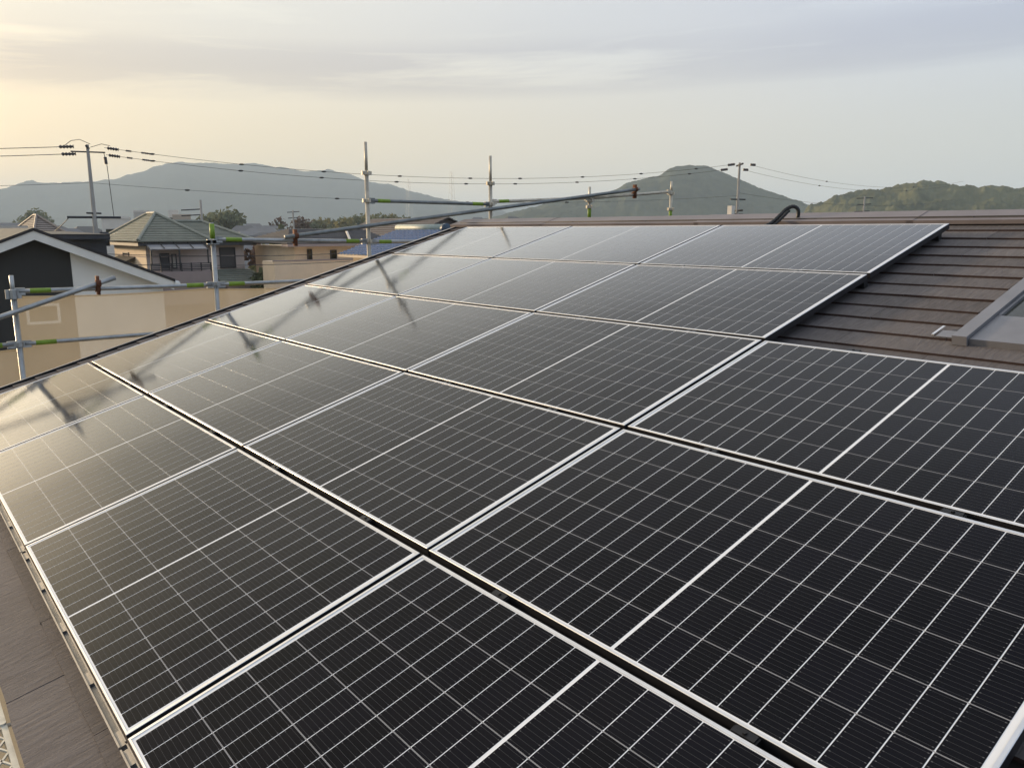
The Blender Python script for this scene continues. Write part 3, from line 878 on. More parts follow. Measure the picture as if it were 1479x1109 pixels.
def hip_roof(x0, x1, y0, y1, ze, zr, axis, inset, n, mats, h, name='roof'):
    """x0 > x1 : x0 faces the camera."""
    b = MB()
    if axis == 'x':
        ym = (y0 + y1) / 2; A = (x0 - inset, ym, zr); B = (x1 + inset, ym, zr)
        slope(b, (x0, y0, ze), (x0, y1, ze), A, A, n); slope(b, (x1, y1, ze), (x1, y0, ze), B, B, n)
        slope(b, (x1, y0, ze), (x0, y0, ze), B, A, n); slope(b, (x0, y1, ze), (x1, y1, ze), A, B, n)
    else:
        xm = (x0 + x1) / 2; A = (xm, y0 + inset, zr); B = (xm, y1 - inset, zr)
        slope(b, (x0, y0, ze), (x0, y1, ze), A, B, n); slope(b, (x1, y1, ze), (x1, y0, ze), B, A, n)
        slope(b, (x1, y0, ze), (x0, y0, ze), A, A, n); slope(b, (x0, y1, ze), (x1, y1, ze), B, B, n)
    rf = b.build(name, mats, h)
    b = MB()
    up = Vector((0, 0, .07))
    hips = [((x0, y0, ze), A), ((x0, y1, ze), A if axis == 'x' else B), ((x1, y0, ze), B if axis == 'x' else A), ((x1, y1, ze), B), (A, B)]
    for p, q_ in hips:
        p, q_ = Vector(p) + up, Vector(q_) + up
        if (p - q_).length > .05: b.tube([p, q_], 0.075, 6)
    b.build('ridge_tiles', mats, rf)
    return rf

# (1) charcoal and white gable house next door
XV, XW = -15.7, -16.0
A_ = atX(48, 329, XV); R_ = atX(253, 403, XV); L_ = atX(0, 347, XV)
k = (A_.z - L_.z) / (A_.y - L_.y)
yl = A_.y - 3.3; L_ = Vector((XV, yl, A_.z - k * 3.3))
h1 = thing('gable_house', 'charcoal and white gable house with pale barge boards', 'house', (-18, A_.y, GROUND))
def roofz(y, off=0.0): return (A_.z - k * (A_.y - y) if y < A_.y else A_.z + (R_.z - A_.z) * (y - A_.y) / (R_.y - A_.y)) - off
XBK = -24.0
b = MB(); t_ = 0.06
b.prism([(XV, L_.y, L_.z), (XV, A_.y, A_.z), (XV, R_.y, R_.z), (XV, R_.y, R_.z - t_), (XV, A_.y, A_.z - t_), (XV, L_.y, L_.z - t_)], (XBK - XV - .3, 0, 0))
b.build('roof', M['black_metal'], h1)
bw = 0.17
b = MB()
b.prism([(XV - .015, L_.y, L_.z - t_), (XV - .015, A_.y, A_.z - t_), (XV - .015, A_.y, A_.z - t_ - bw), (XV - .015, L_.y, L_.z - t_ - bw)], (-.04, 0, 0))
b.build('barge_board', M['white_trim'], h1)
b = MB()
b.prism([(XV - .015, A_.y, A_.z - t_), (XV - .015, R_.y - .03, R_.z - t_ + .01), (XV - .015, R_.y - .03, R_.z - t_ - bw), (XV - .015, A_.y, A_.z - t_ - bw)], (-.04, 0, 0))
b.build('barge_board', M['white_trim'], h1)
b = MB(); s_ = t_ + .02
b.prism([(XV - .056, L_.y + .1, roofz(L_.y + .1, s_)), (XV - .056, A_.y, A_.z - s_), (XV - .056, R_.y - .06, roofz(R_.y - .06, s_)), (XV - .056, R_.y - .06, roofz(R_.y - .06, s_ + .03)), (XV - .056, A_.y, A_.z - s_ - .03), (XV - .056, L_.y + .1, roofz(L_.y + .1, s_ + .03))], (XW - XV + .056, 0, 0))
b.build('soffit', M['white_trim'], h1)
yb_ = atX(100, 359, XW).y; yr_ = atX(236, 425, XW).y
so = t_ + .055
b = MB(); b.prism([(XW, yl + .5, GROUND), (XW, yb_, GROUND), (XW, yb_, roofz(yb_, so)), (XW, A_.y, A_.z - so), (XW, yl + .5, roofz(yl + .5, so))], (XBK - XW, 0, 0)); b.build('charcoal_wall', M['char_wall'], h1)
b = MB(); b.prism([(XW + .012, yb_ + .004, GROUND), (XW + .012, yr_, GROUND), (XW + .012, yr_, roofz(yr_, so)), (XW + .012, yb_ + .004, roofz(yb_, so))], (XBK - XW, 0, 0)); b.build('white_wall', M['white_wall'], h1)
b = MB(); b.tube([(XV + .02, R_.y + .04, R_.z - .10), (XBK, R_.y + .04, R_.z - .10)], 0.06, 10); b.build('gutter', M['white_trim'], h1, True)
wa, wb_ = atX(36, 440, XW), atX(88, 466, XW)
window(h1, XW, wa.y, wb_.y, wb_.z, wa.z, frame=M['white_trim'])
# thin white cable rail line below the gable
# (2) navy house with flat roof
XN = -27.0
h2 = thing('navy_house', 'small navy house with flat roof behind the pale barge board', 'house', (-30, atX(110, 350, XN).y, GROUND))
p0, p1 = atX(40, 346, XN), atX(153, 346, XN); q0, q1 = atX(36, 338, XN + .4), atX(158.5, 338.5, XN + .4)
wallbox(h2, XN - 7, XN, p0.y, p1.y, GROUND, p1.z, M['navy'])
b = MB(); b.hexa([(XN + .4, q0.y, p1.z + .0), (XN + .4, q1.y, p1.z), (XN - 7.3, q1.y, p1.z), (XN - 7.3, q0.y, p1.z)][::1],
                 [(XN + .4, q0.y, q0.z), (XN + .4, q1.y, q1.z), (XN - 7.3, q1.y, q1.z + .1), (XN - 7.3, q0.y, q0.z + .1)]); b.build('roof', M['black_metal'], h2)
b = MB(); b.box((XN + .401, q0.y, p1.z + .02), (XN + .43, q1.y, p1.z + .12)); b.build('fascia', M['navy'], h2)
# (3) grey rose hip roof farther back
XG = -50.0
c0, c1 = atX(47, 352, XG), atX(150, 352, XG); ap = atX(49, 312.5, XG - 7)
h3 = thing('hip_roof_house', 'house with grey hip roof rising behind the charcoal gable', 'house', (XG - 7, c0.y + 2, GROUND))
hip_roof(XG, XG - 13, c0.y, 2 * ap.y - c0.y if ap.y > c0.y else c1.y, c0.z, ap.z, 'x', 6.0, 14, M['rose_tile'], h3)
ye3 = 2 * ap.y - c0.y if ap.y > c0.y else c1.y
wallbox(h3, XG - 12.4, XG - .6, c0.y + .6, ye3 - .6, GROUND, c0.z - .03, M['far_tan'])
# lower annex with a pale ledge to its left
p0, p1 = atX(-60, 326, XG + 8), atX(39, 326, XG + 8)
h3b = thing('flat_annex', 'low annex with a pale roof ledge beside the grey hip roof', 'house', (XG + 5, p0.y + 2, GROUND))
wallbox(h3b, XG + 1, XG + 8, p0.y, p1.y - .2, GROUND, p0.z - .16, M['rose_tile'])
b = MB(); b.box((XG + .8, p0.y - .2, p0.z - .159), (XG + 8.2, p1.y, p0.z)); b.build('roof_ledge', M['far_white'], h3b)
# (4) green slate roofed house
XGn = -38.0
e0, e1 = atX(200, 349.5, XGn), atX(369, 349.5, XGn)
h4 = thing('green_roof_house', 'two storey house with green hip roof, balcony and dark shutter', 'house', (XGn - 3.5, (e0.y + e1.y) / 2, GROUND))
ze = e0.z; dB = 7.0
rz = atX(300, 321.5, XGn - dB / 2).z
hip_roof(XGn, XGn - dB, e0.y, e1.y, ze, rz, 'y', 1.5, 14, M['green_tile'], h4)
apx = atX(211, 309.5, XGn - 3.2)
wA = 2 * (apx.y - e0.y)
hip_roof(XGn + .04, XGn - dB - .6, e0.y - .03, e0.y + max(3.4, wA), ze + .01, apx.z, 'x', 3.1, 16, M['green_tile'], h4)
b = MB(); b.box((XGn - dB - .6, e0.y - .05, ze - .20), (XGn + .06, e1.y + .03, ze - .06)); b.build('gutter', M['dark_trim'], h4)
xw = XGn - 0.5; yw0, yw1 = e0.y + .45, e1.y - .45
wallbox(h4, XGn - dB + .4, xw, yw0, yw1, GROUND, ze - .2, M['pink_wall'])
wallbox(h4, XGn - dB + .41, xw - .02, yw0 - .03, yw0 - .002, GROUND, ze - .21, M['peach'], 'sunlit_side_wall')  # sunlit side painted peach, against the duller front
for zz in (0.55, 1.15):     # horizontal siding bands
    b = MB(); b.box((xw - .01, yw0, ze - .2 - zz), (xw + .02, yw1, ze - .2 - zz + .04)); b.build('siding_band', M['mauve_wall'], h4)
    b = MB(); b.box((XGn - dB + .5, yw0 - .05, ze - .2 - zz), (xw - .03, yw0 - .031, ze - .2 - zz + .04)); b.build('siding_band', M['mauve_wall'], h4)
a, c = atX(316, 357.5, xw), atX(341, 387, xw); window(h4, xw, a.y, c.y, c.z, a.z, M['shutter'])
a, c = atX(230, 366, xw), atX(246, 392, xw); window(h4, xw, a.y, c.y, c.z, a.z, M['shutter'])
a, c = atX(247, 367, xw), atX(256, 388, xw); window(h4, xw, a.y, c.y, c.z, a.z, M['far_white'])
a, c = atX(258, 367, xw), atX(262, 391, xw); window(h4, xw, a.y, c.y, c.z, a.z, M['glass'])
sx = XGn - 3.4
yq = yw0 - .03
a, c = atY(178, 364, yq), atY(187, 373, yq); window(h4, yq, a.x, c.x, c.z, a.z, M['glass'], face='y')
a, c = atY(172, 375, yq), atY(196, 377, yq); b = MB(); b.hexa([(a.x, yq - .45, c.z - .06), (c.x, yq - .45, c.z - .06), (c.x, yq, c.z + .1), (a.x, yq, c.z + .1)], [(a.x, yq - .45, c.z), (c.x, yq - .45, c.z), (c.x, yq, c.z + .2), (a.x, yq, c.z + .2)]); b.build('window_hood', M['dark_trim'], h4)
# awning and balcony
xb = xw + 1.15
a, c = atX(216, 360, xb), atX(300, 360, xb)
b = MB(); b.hexa([(xw, a.y, a.z + .32), (xb, a.y, a.z - .03), (xb, c.y, a.z - .03), (xw, c.y, a.z + .32)], [(xw, a.y, a.z + .36), (xb, a.y, a.z + .01), (xb, c.y, a.z + .01), (xw, c.y, a.z + .36)]); aw = b.build('awning', M['awning'], h4)
for s_ in range(5):
    y = a.y + (c.y - a.y) * s_ / 4
    b = MB(); b.hexa([(xw, y - .02, a.z + .37), (xb, y - .02, a.z + .02), (xb, y + .02, a.z + .02), (xw, y + .02, a.z + .37)], [(xw, y - .02, a.z + .40), (xb, y - .02, a.z + .05), (xb, y + .02, a.z + .05), (xw, y + .02, a.z + .40)]); b.build('rib', M['dark_trim'], aw)
zb0 = atX(260, 392, xb).z; zr0 = atX(260, 381, xb).z
wallbox(h4, xw - .1, xb, a.y, c.y + .1, zb0 - 1.6, zb0, M['mauve_wall'], 'balcony')
b = MB()
for z in [zr0 + (zb0 - zr0) * t / 4 for t in range(4)]: b.box((xb - .04, a.y, z - .02), (xb, c.y + .1, z + .02))
for s_ in range(7):
    y = a.y + (c.y + .1 - a.y) * s_ / 6; b.box((xb - .05, y - .025, zb0), (xb + .01, y + .025, zr0 + .04))
b.build('balcony_railing', M['dark_trim'], h4)
for y in (a.y + .05, (a.y + c.y) / 2, c.y):
    b = MB(); b.box((xb - .04, y - .03, zr0), (xb + .02, y + .03, a.z - .03)); b.build('awning_post', M['dark_trim'], h4)
# lower roof over the ground floor
l0, l1 = atX(316, 389, xw), atX(362, 389, xw); m0, m1 = atX(322, 411, xw + 1.6), atX(400, 411, xw + 1.6)
b = MB(); slope(b, (xw + 1.6, l0.y - .4, m0.z), (xw + 1.6, m1.y, m0.z), (xw, l0.y - .4, l0.z), (xw, m1.y - .9, l0.z), 8); b.build('lower_roof', M['green_tile'], h4)
wallbox(h4, xw - 4, xw + 1.2, l0.y, m1.y - .4, GROUND, m0.z - .05, M['pink_wall'], 'porch_wall')
# (5) peach house with dark roof
XP = -33.0
h5 = thing('peach_house', 'peach rendered house with two slim windows and dark eave', 'house', (XP - 3, atX(460, 380, XP).y, GROUND))
a, c = atX(396, 378, XP), atX(560, 378, XP)
wallbox(h5, XP - 1.4, XP, a.y, c.y, GROUND, a.z, M['peach'], 'balcony')
b = MB(); b.box((XP - .12, a.y - .03, a.z + .001), (XP + .03, c.y, a.z + .05)); b.build('coping', M['mauve_wall'], h5)
xu = XP - 1.5
a2, c2 = atX(425, 356, xu), atX(560, 356, xu)
wallbox(h5, xu - 5, xu, a2.y, c2.y, GROUND, a2.z, M['peach'])
for (w0, w1, y0, y1) in ((443, 451, 360, 378.5), (476.5, 486.5, 361, 380)):
    a3, c3 = atX(w0, y0, xu), atX(w1, y1, xu); window(h5, xu, a3.y, c3.y, c3.z, a3.z)
f0, f1 = atX(415, 356, xu + .7), atX(514, 356, xu + .7); rt = atX(500, 331, xu - 2.6)
b = MB(); slope(b, (xu + .7, f0.y, f0.z + .12), (xu + .7, c2.y + .3, f0.z + .12), (xu - 2.6, f0.y + 1.6, rt.z), (xu - 2.6, c2.y - .2, rt.z), 12)
slope(b, (xu - 5.9, f0.y, f0.z + .12), (xu + .7, f0.y, f0.z + .12), (xu - 2.6, f0.y + 1.6, rt.z), (xu - 2.6, f0.y + 1.6, rt.z), 12)
rf5 = b.build('roof', M['grey_tile'], h5)
b = MB(); b.box((xu - .02, f0.y + .02, f0.z - .02), (xu + .72, c2.y + .3, f0.z + .10)); b.build('eave', M['mauve_wall'], h5)
p0, p1 = atX(499, 333, xu - 2.2), atX(506, 352, xu + .6); b = MB(); b.tube([p0 + Vector((0, 0, .12)), p1 + Vector((0, 0, .16))], .07, 6); b.build('hip_flashing', M['far_white'], rf5)
# (6) blue tiled house
XF = -29.0
eF = atX(490, 367.5, XF); rF = atX(576, 329, XF)
rN = atY(641, 327, rF.y)
h6 = thing('blue_roof_house', 'house with glossy blue tiled roof and teal ridge', 'house', ((XF + rN.x) / 2, rF.y, GROUND))
b = MB(); nu, nv = 72, 16
xn = rN.x + .3
for j in range(nv + 1):
    for i in range(nu + 1):
        for top in (0,):
            s, t = i / nu, j / nv
            x = XF + (xn - XF) * s
            y = eF.y + (rF.y - eF.y) * t; z = eF.z + (rF.z - .1 - eF.z) * t
            z += 0.035 * abs(sin(pi * x / 0.30))
            b.v.append((x, y, z + .05))
            b.v.append((x, y, z))
for j in range(nv):
    for i in range(nu):
        a = (j * (nu + 1) + i) * 2; d = (nu + 1) * 2
        b.f.append((a, a + 2, a + d + 3, a + d + 1)); b.mi.append(0)
        b.f.append((a + 1, a, a + 2, a + 3)); b.mi.append(0)
b.poly([(XF, rF.y, rF.z - .1), (xn, rF.y, rF.z - .1), (xn, 2 * rF.y - eF.y, eF.z), (XF, 2 * rF.y - eF.y, eF.z)])
rf6 = b.build('roof', M['blue_tile'], h6)
b = MB(); b.tube([(XF - .1, rF.y, rF.z - .02), (rN.x, rF.y, rF.z - .02)], 0.16, 8); b.build('ridge_tiles', M['teal_ridge'], rf6, True)
b = MB(); b.tube([(rN.x + .005, rF.y, rF.z - .05), (rN.x + .25, rF.y, rF.z - .05)], 0.22, 8); b.build('ridge_end_tile', M['blue_dark'], rf6, True)
b = MB(); b.prism([(XF + .3, eF.y + .5, GROUND), (XF + .3, 2 * rF.y - eF.y - .5, GROUND), (XF + .3, 2 * rF.y - eF.y - .5, eF.z + .1), (XF + .3, rF.y, rF.z - .3), (XF + .3, eF.y + .5, eF.z + .1)], (xn - XF - .6, 0, 0)); b.build('wall', M['peach'], h6)
b = MB(); b.box((XF - .05, eF.y - .06, eF.z - .10), (xn, eF.y + .1, eF.z - .003)); b.build('eave', M['peach'], h6)
# (7) brown gable behind the blue roof
Xb = -37.0
pA = atX(648, 314, Xb); pR = atX(674, 327, Xb)
h7 = thing('brown_roof_house', 'house with brown grey gable roof behind the blue tiled roof', 'house', (Xb - 3, pA.y, GROUND))
pL = Vector((Xb, 2 * pA.y - pR.y, pR.z)); ex = (pR - pA) * 2.2
pR = pA + ex; pL = Vector((Xb, 2 * pA.y - pR.y, pR.z))
b = MB(); slope(b, (Xb, pL.y, pL.z), (Xb - 9, pL.y, pL.z), pA, (Xb - 9, pA.y, pA.z), 9); slope(b, (Xb - 9, pR.y, pR.z), (Xb, pR.y, pR.z), (Xb - 9, pA.y, pA.z), pA, 9); b.build('roof', M['brown_tile'], h7)
b = MB(); b.prism([(Xb - .3, pL.y + .25, GROUND), (Xb - .3, pR.y - .25, GROUND), (Xb - .3, pR.y - .25, pR.z + .12), (Xb - .3, pA.y, pA.z - .06), (Xb - .3, pL.y + .25, pL.z + .12)], (-8, 0, 0)); b.build('wall', M['brown_tile'], h7)

# ------------------------------------------------------------------ far houses
def far_house(x, y, D, w, dp, hgt, wall, roofm, label, flat=False, rz_=0.0, grp='houses of the distant town'):
    top = atD(x, y, D)
    h = thing('distant_house', label, 'house', (top.x, top.y, GROUND), grp)
    d = (top - CAM); d.z = 0; d.normalize()
    ang = math.atan2(d.y, d.x) + rz_
    def T(a, c, z): return Vector((top.x + a * cos(ang) - c * sin(ang), top.y + a * sin(ang) + c * cos(ang), z))
    ze_ = top.z - hgt
    b = MB(); q_ = [(-dp / 2, -w / 2), (dp / 2, -w / 2), (dp / 2, w / 2), (-dp / 2, w / 2)]
    if flat:
        b.hexa([T(*p, GROUND) for p in q_], [T(*p, top.z - .3) for p in q_]); b.build('wall', wall, h)
        b = MB(); q2 = [(p[0] * 1.03, p[1] * 1.03) for p in q_]
        b.hexa([T(*p, top.z - .3) for p in q2], [T(*p, top.z) for p in q2]); b.build('roof', roofm, h)
    else:
        b.hexa([T(*p, GROUND) for p in q_], [T(*p, ze_) for p in q_]); b.build('wall', wall, h)
        b = MB(); ov = .5
        e = [T(-dp / 2 - ov, -w / 2 - ov, ze_), T(dp / 2 + ov, -w / 2 - ov, ze_), T(dp / 2 + ov, w / 2 + ov, ze_), T(-dp / 2 - ov, w / 2 + ov, ze_)]
        r0, r1 = T(0, -w * .22, top.z), T(0, w * .22, top.z)
        b.poly([e[0], e[3], r1, r0][::-1]); b.poly([e[1], e[2], r1, r0]); b.poly([e[0], e[1], r0]); b.poly([e[2], e[3], r1]); b.poly(e)
        b.build('roof', roofm, h)
    for c in (-w * .25, w * .2):
        b = MB(); zc = (ze_ if not flat else top.z - 1.0) - 1.6
        b.hexa([T(-dp / 2 - .03, c - .6, zc), T(-dp / 2 + .05, c - .6, zc), T(-dp / 2 + .05, c + .6, zc), T(-dp / 2 - .03, c + .6, zc)],
               [T(-dp / 2 - .03, c - .6, zc + 1), T(-dp / 2 + .05, c - .6, zc + 1), T(-dp / 2 + .05, c + .6, zc + 1), T(-dp / 2 - .03, c + .6, zc + 1)])
        b.build('window', M['glass'], h)
frng = random.Random(21)
far_house(167, 313.5, 120, 3.4, 6, 2, M['far_white'], M['far_white'], 'pale flat building left of the green roof peak', True, grp='flat buildings of the distant town')
far_house(204, 304.5, 150, 2.4, 4, 2, M['far_white'], M['far_white'], 'pale rooftop block showing over the green roof peak', True, grp='flat buildings of the distant town')
far_house(250, 304.0, 190, 2.0, 5, 2, M['far_white'], M['far_white'], 'small pale tower block right of the green roof peak', True, grp='flat buildings of the distant town')
far_house(262, 310.0, 190, 3.6, 6, 2, M['far_tan'], M['far_tan'], 'long low tan block right of the green roof peak', True, grp='flat buildings of the distant town')
spots = [(352, 326, 170), (366, 323, 210), (378, 329, 150), (390, 326, 230), (372, 340, 95), (398, 336, 110), (386, 352, 75), (360, 334, 120),
         (418, 331, 150), (440, 334, 120), (470, 332, 160), (520, 329, 140), (560, 324, 190), (600, 323, 150), (625, 322, 190),
         (100, 330, 160), (124, 327, 210), (15, 322, 170), (80, 326, 230), (70, 331, 140), (700, 316, 240), (740, 313, 300), (690, 314, 330)]
for k, (x, y, D) in enumerate(spots):
    far_house(x, y, D, frng.uniform(6, 10), frng.uniform(6, 9), frng.uniform(1.6, 2.4), M['far_white'] if k % 3 else M['far_tan'], M['far_roof'], 'small %s walled distant town house seen between nearer roofs' % ('pale' if k % 3 else 'tan'), False, frng.uniform(-.6, .6))

# ------------------------------------------------------------------ trees
def tree(x, ytop, D, wid, label, leaf, n=1100, grp='trees of the distant town', ball=False, ls=0.35):
    if D >= 80: D, wid, ls = D * 2.0, wid * 2.3, ls * 1.7
    top = atD(x, ytop, D); rr = random.Random(int(x * 7 + D))
    t = thing('tree', label, 'tree', (top.x, top.y, GROUND), grp)
    H = top.z - GROUND
    b = MB(); cpt = Vector((top.x, top.y, GROUND))
    b.tube([cpt, cpt + Vector((.1, 0, H * .4)), cpt + Vector((0, .1, H * .8))], [H * .03, H * .02, .03], 7)
    for k in range(6):
        an = rr.uniform(0, 2 * pi); p = cpt + Vector((0, 0, H * rr.uniform(.35, .6)))
        b.tube([p, p + Vector((cos(an) * wid * .3, sin(an) * wid * .3, H * .2))], [H * .012, .02], 5)
    b.build('trunk', M['bark'], t)
    b = MB(); cl = []
    ch = H * (0.66 if not ball else .7)
    for k in range(14 if not ball else 5):
        an = rr.uniform(0, 2 * pi); ra = rr.uniform(.1, .36) * wid if not ball else .08 * wid
        zz = H - ch * rr.uniform(.16, .8)
        cl.append((Vector((top.x + cos(an) * ra, top.y + sin(an) * ra, zz)), wid * rr.uniform(.16, .26) * (1.8 if ball else 1)))
    cl.append((Vector((top.x, top.y, H + GROUND - wid * .2)), wid * .2))
    cl = [(Vector((c.x, c.y, c.z + (GROUND if i < len(cl) - 1 else 0))), r) for i, (c, r) in enumerate(cl)]
    for k in range(n):
        c, r = rr.choice(cl)
        d = Vector((rr.gauss(0, 1), rr.gauss(0, 1), rr.gauss(0, 1))).normalized() * r * rr.uniform(.55, 1.08)
        p = c + d
        a = Vector((rr.gauss(0, 1), rr.gauss(0, 1), rr.gauss(0, 1))).normalized(); e = a.cross(d).normalized() if a.cross(d).length > .01 else a
        s_ = ls * rr.uniform(.6, 1.4)
        b.poly([p - a * s_ - e * s_ * .5, p + a * s_ * .2 - e * s_ * .8, p + a * s_ + e * s_ * .2, p - a * s_ * .2 + e * s_ * .8])
    b.build('crown', leaf, t)
tree(326, 305, 125, 6.2, 'broad grey green tree behind the green roof ridge', M['leaf'], 1500)
tree(303, 309, 130, 3.6, 'smaller green tree beside the broad one behind the green roof', M['leaf'], 700)
tree(406, 324, 80, 1.1, 'round clipped tree between the green and peach houses', M['leaf'], 700, ball=True, ls=.13)
tree(403, 313, 120, 2.6, 'bare reddish tree between the green and peach houses', M['leaf_red'], 420, ls=.25)
tree(432, 314, 115, 3.2, 'reddish budding tree behind the peach house', M['leaf_red'], 500, ls=.25)
tree(45, 305, 210, 7.0, 'dark dome of trees behind the grey hip roof', M['leaf'], 900, ls=.5)
tr_l = ['yellow green spring tree in the row behind the peach house', 'spring trees behind the peach house']
for k, (x, y, w) in enumerate(((448, 320, 3.5), (462, 318, 4), (480, 317, 4.5), (498, 315, 4), (513, 311, 4.5), (533, 310, 4), (548, 307, 4.5), (562, 308, 4.5), (578, 313, 4), (595, 316, 4))):
    tree(x, y, 135 + 6 * (k % 3), w, tr_l[0] if k % 2 else 'dull green tree in the row behind the peach house', M['leaf_yel'] if k % 2 else M['leaf'], 600, tr_l[1], ls=.33)
gap = [(372, 346, 62, 2.4), (383, 352, 58, 2.6), (395, 347, 64, 2.4), (378, 366, 48, 2.2), (391, 372, 46, 2.3), (404, 343, 70, 2.6), (418, 348, 66, 2.4), (410, 360, 55, 2.2), (385, 385, 42, 1.8)]
for k, (x, y, D, w) in enumerate(gap):
    tree(x, y, D, w, '%s garden tree in the gap between the green and peach houses' % ('dull green' if k % 3 else 'reddish'), M['leaf'] if k % 3 else M['leaf_red'], 700, 'garden trees between the houses', ls=.17)

# ------------------------------------------------------------------ utility poles and cables
def utility_pole(x, ytop, ybot, D, lean, label, arms, name='utility_pole'):
    top = atD(x, ytop, D)
    base = Vector((top.x, top.y, GROUND))
    t = thing(name, label, 'utility pole', base)
    b = MB(); b.tube([base, base.lerp(top, .5), top], [.15, .115, .055], 12); b.build('shaft', M['concrete'], t, True)
    return t, top
DP1 = 36.0
up1, T1 = utility_pole(126, 209, 330, DP1, 0, 'concrete utility pole with crossarms behind the charcoal gable house', None)
DP2 = 46.0
up2, T2 = utility_pole(1068.5, 235, 310, DP2, 0, 'pale concrete utility pole standing beyond the roof ridge', None)
along = (T2 - T1); along.z = 0; along.normalize()
perp = Vector((-along.y, along.x, 0))
def crossarm(t, T, dz, half, d, mat=M['iron'], th=.05, name='crossarm'):
    b = MB(); p = T + Vector((0, 0, dz))
    b.tube([p - d * half, p + d * half], th, 6); b.build(name, mat, t)
def insul(t, p0, p1, r=.075):
    b = MB(); n = 9
    pts = [p0.lerp(p1, i / n) for i in range(n + 1)]
    b.tube(pts, [r * (1.0 if i % 2 else .45) for i in range(n + 1)], 8); b.build('insulator', M['porcelain'], t)
crossarm(up1, T1, -.10, .45, perp); crossarm(up1, T1, -.28, .6, along, th=.03)
crossarm(up1, T1, -2.78, .95, along); crossarm(up1, T1, -2.62, .35, (along + perp * 1.2).normalized(), th=.04)
b = MB(); p = T1 + Vector((0, 0, -3.35)) + along * .30; b.tube([p, p + Vector((0, 0, -.55))], .17, 12); b.build('transformer', M['iron'], up1, True)
crossarm(up2, T2, -.12, .75, (along * .5 + perp).normalized()); crossarm(up2, T2, -1.95, .5, along, th=.04); crossarm(up2, T2, -2.55, .45, perp, th=.05); crossarm(up2, T2, -2.75, .4, along, th=.05)
b = MB(); p = T2 + Vector((0, 0, -2.5)) - along * .42; b.box((p.x - .14, p.y - .14, p.z - .35), (p.x + .14, p.y + .14, p.z + .2)); b.build('switch_box', M['far_white'], up2)
# guy-like bits at the top of pole one
SAG = .95
def cab(p0, p1, sag, t):
    p = p0.lerp(p1, t); p.z -= sag * 4 * t * (1 - t); return p
for i, (ox, dz) in enumerate(((-.28, -.12), (.30, -.34))):
    s0 = T1 + perp * ox + Vector((0, 0, dz)); e0_ = T2 + perp * ox + Vector((0, 0, dz))
    a_, c_ = s0 + along * .6, e0_ - along * .5; Ln = (c_ - a_).length
    insul(up1, s0 - along * .95 + Vector((0, 0, -.03)), s0 - along * .45)
    for (m0, m1, rr_) in ((.1, .5, .07), (.75, .95, .045), (1.3, 1.6, .045)): insul(up1, cab(a_, c_, SAG, m0 / Ln), cab(a_, c_, SAG, m1 / Ln), rr_)
    insul(up2, cab(a_, c_, SAG, 1 - .5 / Ln), cab(a_, c_, SAG, 1 - .1 / Ln)); insul(up2, e0_ + along * .5, e0_ + along * .8)
def cable(p0, p1, sag, r, label, n=36, spacers=0, name='power_line', grp='overhead cables'):
    b = MB(); pts = []
    for i in range(n + 1):
        t = i / n; p = p0.lerp(p1, t); p.z -= sag * 4 * t * (1 - t); pts.append(p)
    b.tube(pts, r, 6)
    o = tag(b.build(name, M['wire'], smooth=True), label, 'cable', grp)
    for s in range(spacers):
        p = pts[int((s + .7) / (spacers + .4) * n) % n]
        c = MB(); d = (p1 - p0).normalized()
        c.tube([p - d * .10, p - d * .04, p + d * .04, p + d * .10], [.02, .04, .04, .02], 6); c.build('spacer', M['wire'], o)
    return o
LEFT = T1 - along * 34 + perp * -4; LEFT.z = T1.z - .2
RIGHTP = T2 + along * 30 + perp * 10; RIGHTP.z = T2.z + .4
for i, (ox, dz, nm) in enumerate(((-.28, -.12, 'upper'), (.30, -.34, 'lower'))):
    o1 = perp * ox + Vector((0, 0, dz))
    cable(T1 + o1 + along * .6, T2 + o1 - along * .5, .95, .009, '%s of the paired power lines between the two utility poles' % nm, spacers=9)
    cable(LEFT + o1, T1 + o1 - along * .5, .7, .014, '%s of the paired power lines arriving at the pole behind the charcoal gable' % nm, spacers=3)
    cable(T2 + o1 + along * .5, RIGHTP + o1, .8, .007, '%s of the power lines leaving the pole beyond the ridge' % nm, spacers=2)
cable(T1 + Vector((0, 0, -1.45)), T2 + Vector((0, 0, -1.75)), .55, .007, 'single low telephone cable between the two utility poles', spacers=5)
cable(LEFT + Vector((0, 0, -1.3)), T1 + Vector((0, 0, -1.45)), .6, .008, 'single low telephone cable arriving at the pole behind the charcoal gable')
cable(T2 + Vector((0, 0, -1.6)), RIGHTP + Vector((0, 0, -1.5)), .6, .007, 'single low telephone cable leaving the pole beyond the ridge')
far_p = atD(-40, 332, 60)
cable(T1 + Vector((0, 0, -2.8)) - along * .9, atD(20, 326, 62), .8, .016, 'slack service cable falling from the crossarm toward the grey hip roof')
c1, c2 = atX(140, 366.5, -31), atX(505, 365.5, -31)
for dz, nm in ((0.0, 'upper'), (-.38, 'lower')):
    cable(c1 + Vector((0, 0, dz)), c2 + Vector((0, 0, dz)), .12, .014, '%s of two cables crossing in front of the green and peach houses' % nm)
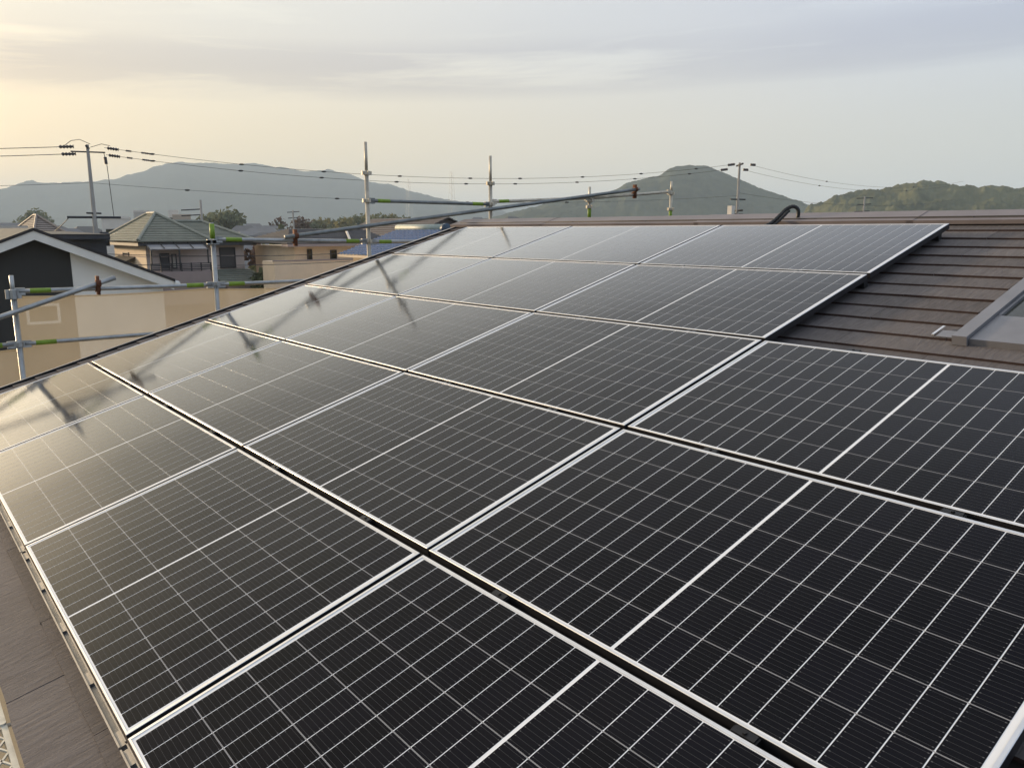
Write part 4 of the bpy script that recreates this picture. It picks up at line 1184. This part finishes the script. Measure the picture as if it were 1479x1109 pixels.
# jumper loop over pole one
b = MB(); s0 = T1 + Vector((0, 0, -.1))
b.tube([s0 - along * .8 + Vector((0, 0, .02)), s0 - along * .55 + Vector((0, 0, .22)), s0 - along * .25 + Vector((0, 0, .28)), s0 + along * .1 + Vector((0, 0, .12))], .012, 6); b.build('jumper_wire', M['wire'], up1)
b = MB(); b.tube([s0 + along * .1, s0 + along * .5 + Vector((0, 0, .14)), s0 + along * .8 + Vector((0, 0, .08))], .012, 6); b.build('jumper_wire', M['wire'], up1)
b = MB(); b.tube([s0 + along * .55 + Vector((0, 0, -.2)), s0 + along * .62 + Vector((0, 0, -.6)), s0 + along * .70 + Vector((0, 0, -2.7))], .014, 6); b.build('drop_wire', M['wire'], up1)
b = MB(); b.tube([s0 + along * .58 + Vector((0, 0, -.35)), s0 + along * .60 + Vector((0, 0, -.62))], .06, 8); b.build('cutout', M['porcelain'], up1)
# smaller far poles
def small_pole(x, ytop, D, label, arms):
    top = atD(x, ytop, D); base = Vector((top.x, top.y, GROUND))
    t = thing('utility_pole', label, 'utility pole', base)
    b = MB(); b.tube([base, top], [.2, .12], 8); b.build('shaft', M['concrete'], t, True)
    d = RIGHT.copy(); d.z = 0; d.normalize()
    for dz, a0, a1 in arms:
        b = MB(); p = top + Vector((0, 0, dz)); b.tube([p + d * a0, p + d * a1 + Vector((0, 0, .12))], .07, 6); b.build('crossarm', M['iron'], t)
small_pole(289.5, 289, 95, 'far utility pole with stacked arms behind the green roof ridge', [(-1.1, -2.2, 0), (-1.7, -2.2, 0), (-2.3, -2.2, 0)])
small_pole(423, 304, 130, 'far utility pole behind the peach house', [(-.3, -.9, 1.0), (-1.2, -.8, .8)])
small_pole(1249, 284, 130, 'far pale utility pole in front of the rounded green hill', [(-.3, -1.2, 1.2), (-1.2, -1.0, 1.0), (-2.2, -1.4, .9)])
# lattice mast on the plain
def mast(x, ytop, D, label):
    top = atD(x, ytop, D); base = Vector((top.x, top.y, GROUND)); H = top.z - GROUND
    b = MB(); wd = H * .06
    for (i, j) in ((1, 1), (1, -1), (-1, 1), (-1, -1)):
        b.tube([base + Vector((i * wd, j * wd, 0)), top + Vector((i * wd * .25, j * wd * .25, 0))], .09, 4)
    for k in range(10):
        z0, z1 = k / 10, (k + 1) / 10; a = wd * (1 - .75 * z0); c = wd * (1 - .75 * z1)
        b.tube([base + Vector((a, a, H * z0)), base + Vector((-c, -c, H * z1))], .06, 4); b.tube([base + Vector((-a, a, H * z0)), base + Vector((c, -c, H * z1))], .06, 4)
    tag(b.build('lattice_mast', M['galv']), label, 'mast')
mast(652, 248, 900, 'thin lattice mast on the plain beside the brown gable roof')
mast(590, 258, 1100, 'thin far lattice mast in front of the mountain slope')

# ------------------------------------------------------------------ haze
b = MB(); b.box((-5300, -5300, GROUND - 1.5), (5300, 5300, 275))
hz = tag(b.build('haze', []), kind='stuff')
mt, t = new_mat('haze_air')
pv = t.add('ShaderNodeVolumePrincipled', ins={'Color': (0.70, 0.85, 1.0, 1), 'Density': 0.00028, 'Anisotropy': 0.1})
t.add('ShaderNodeOutputMaterial', ins={'Volume': pv.outputs[0]})
hz.data.materials.append(mt)
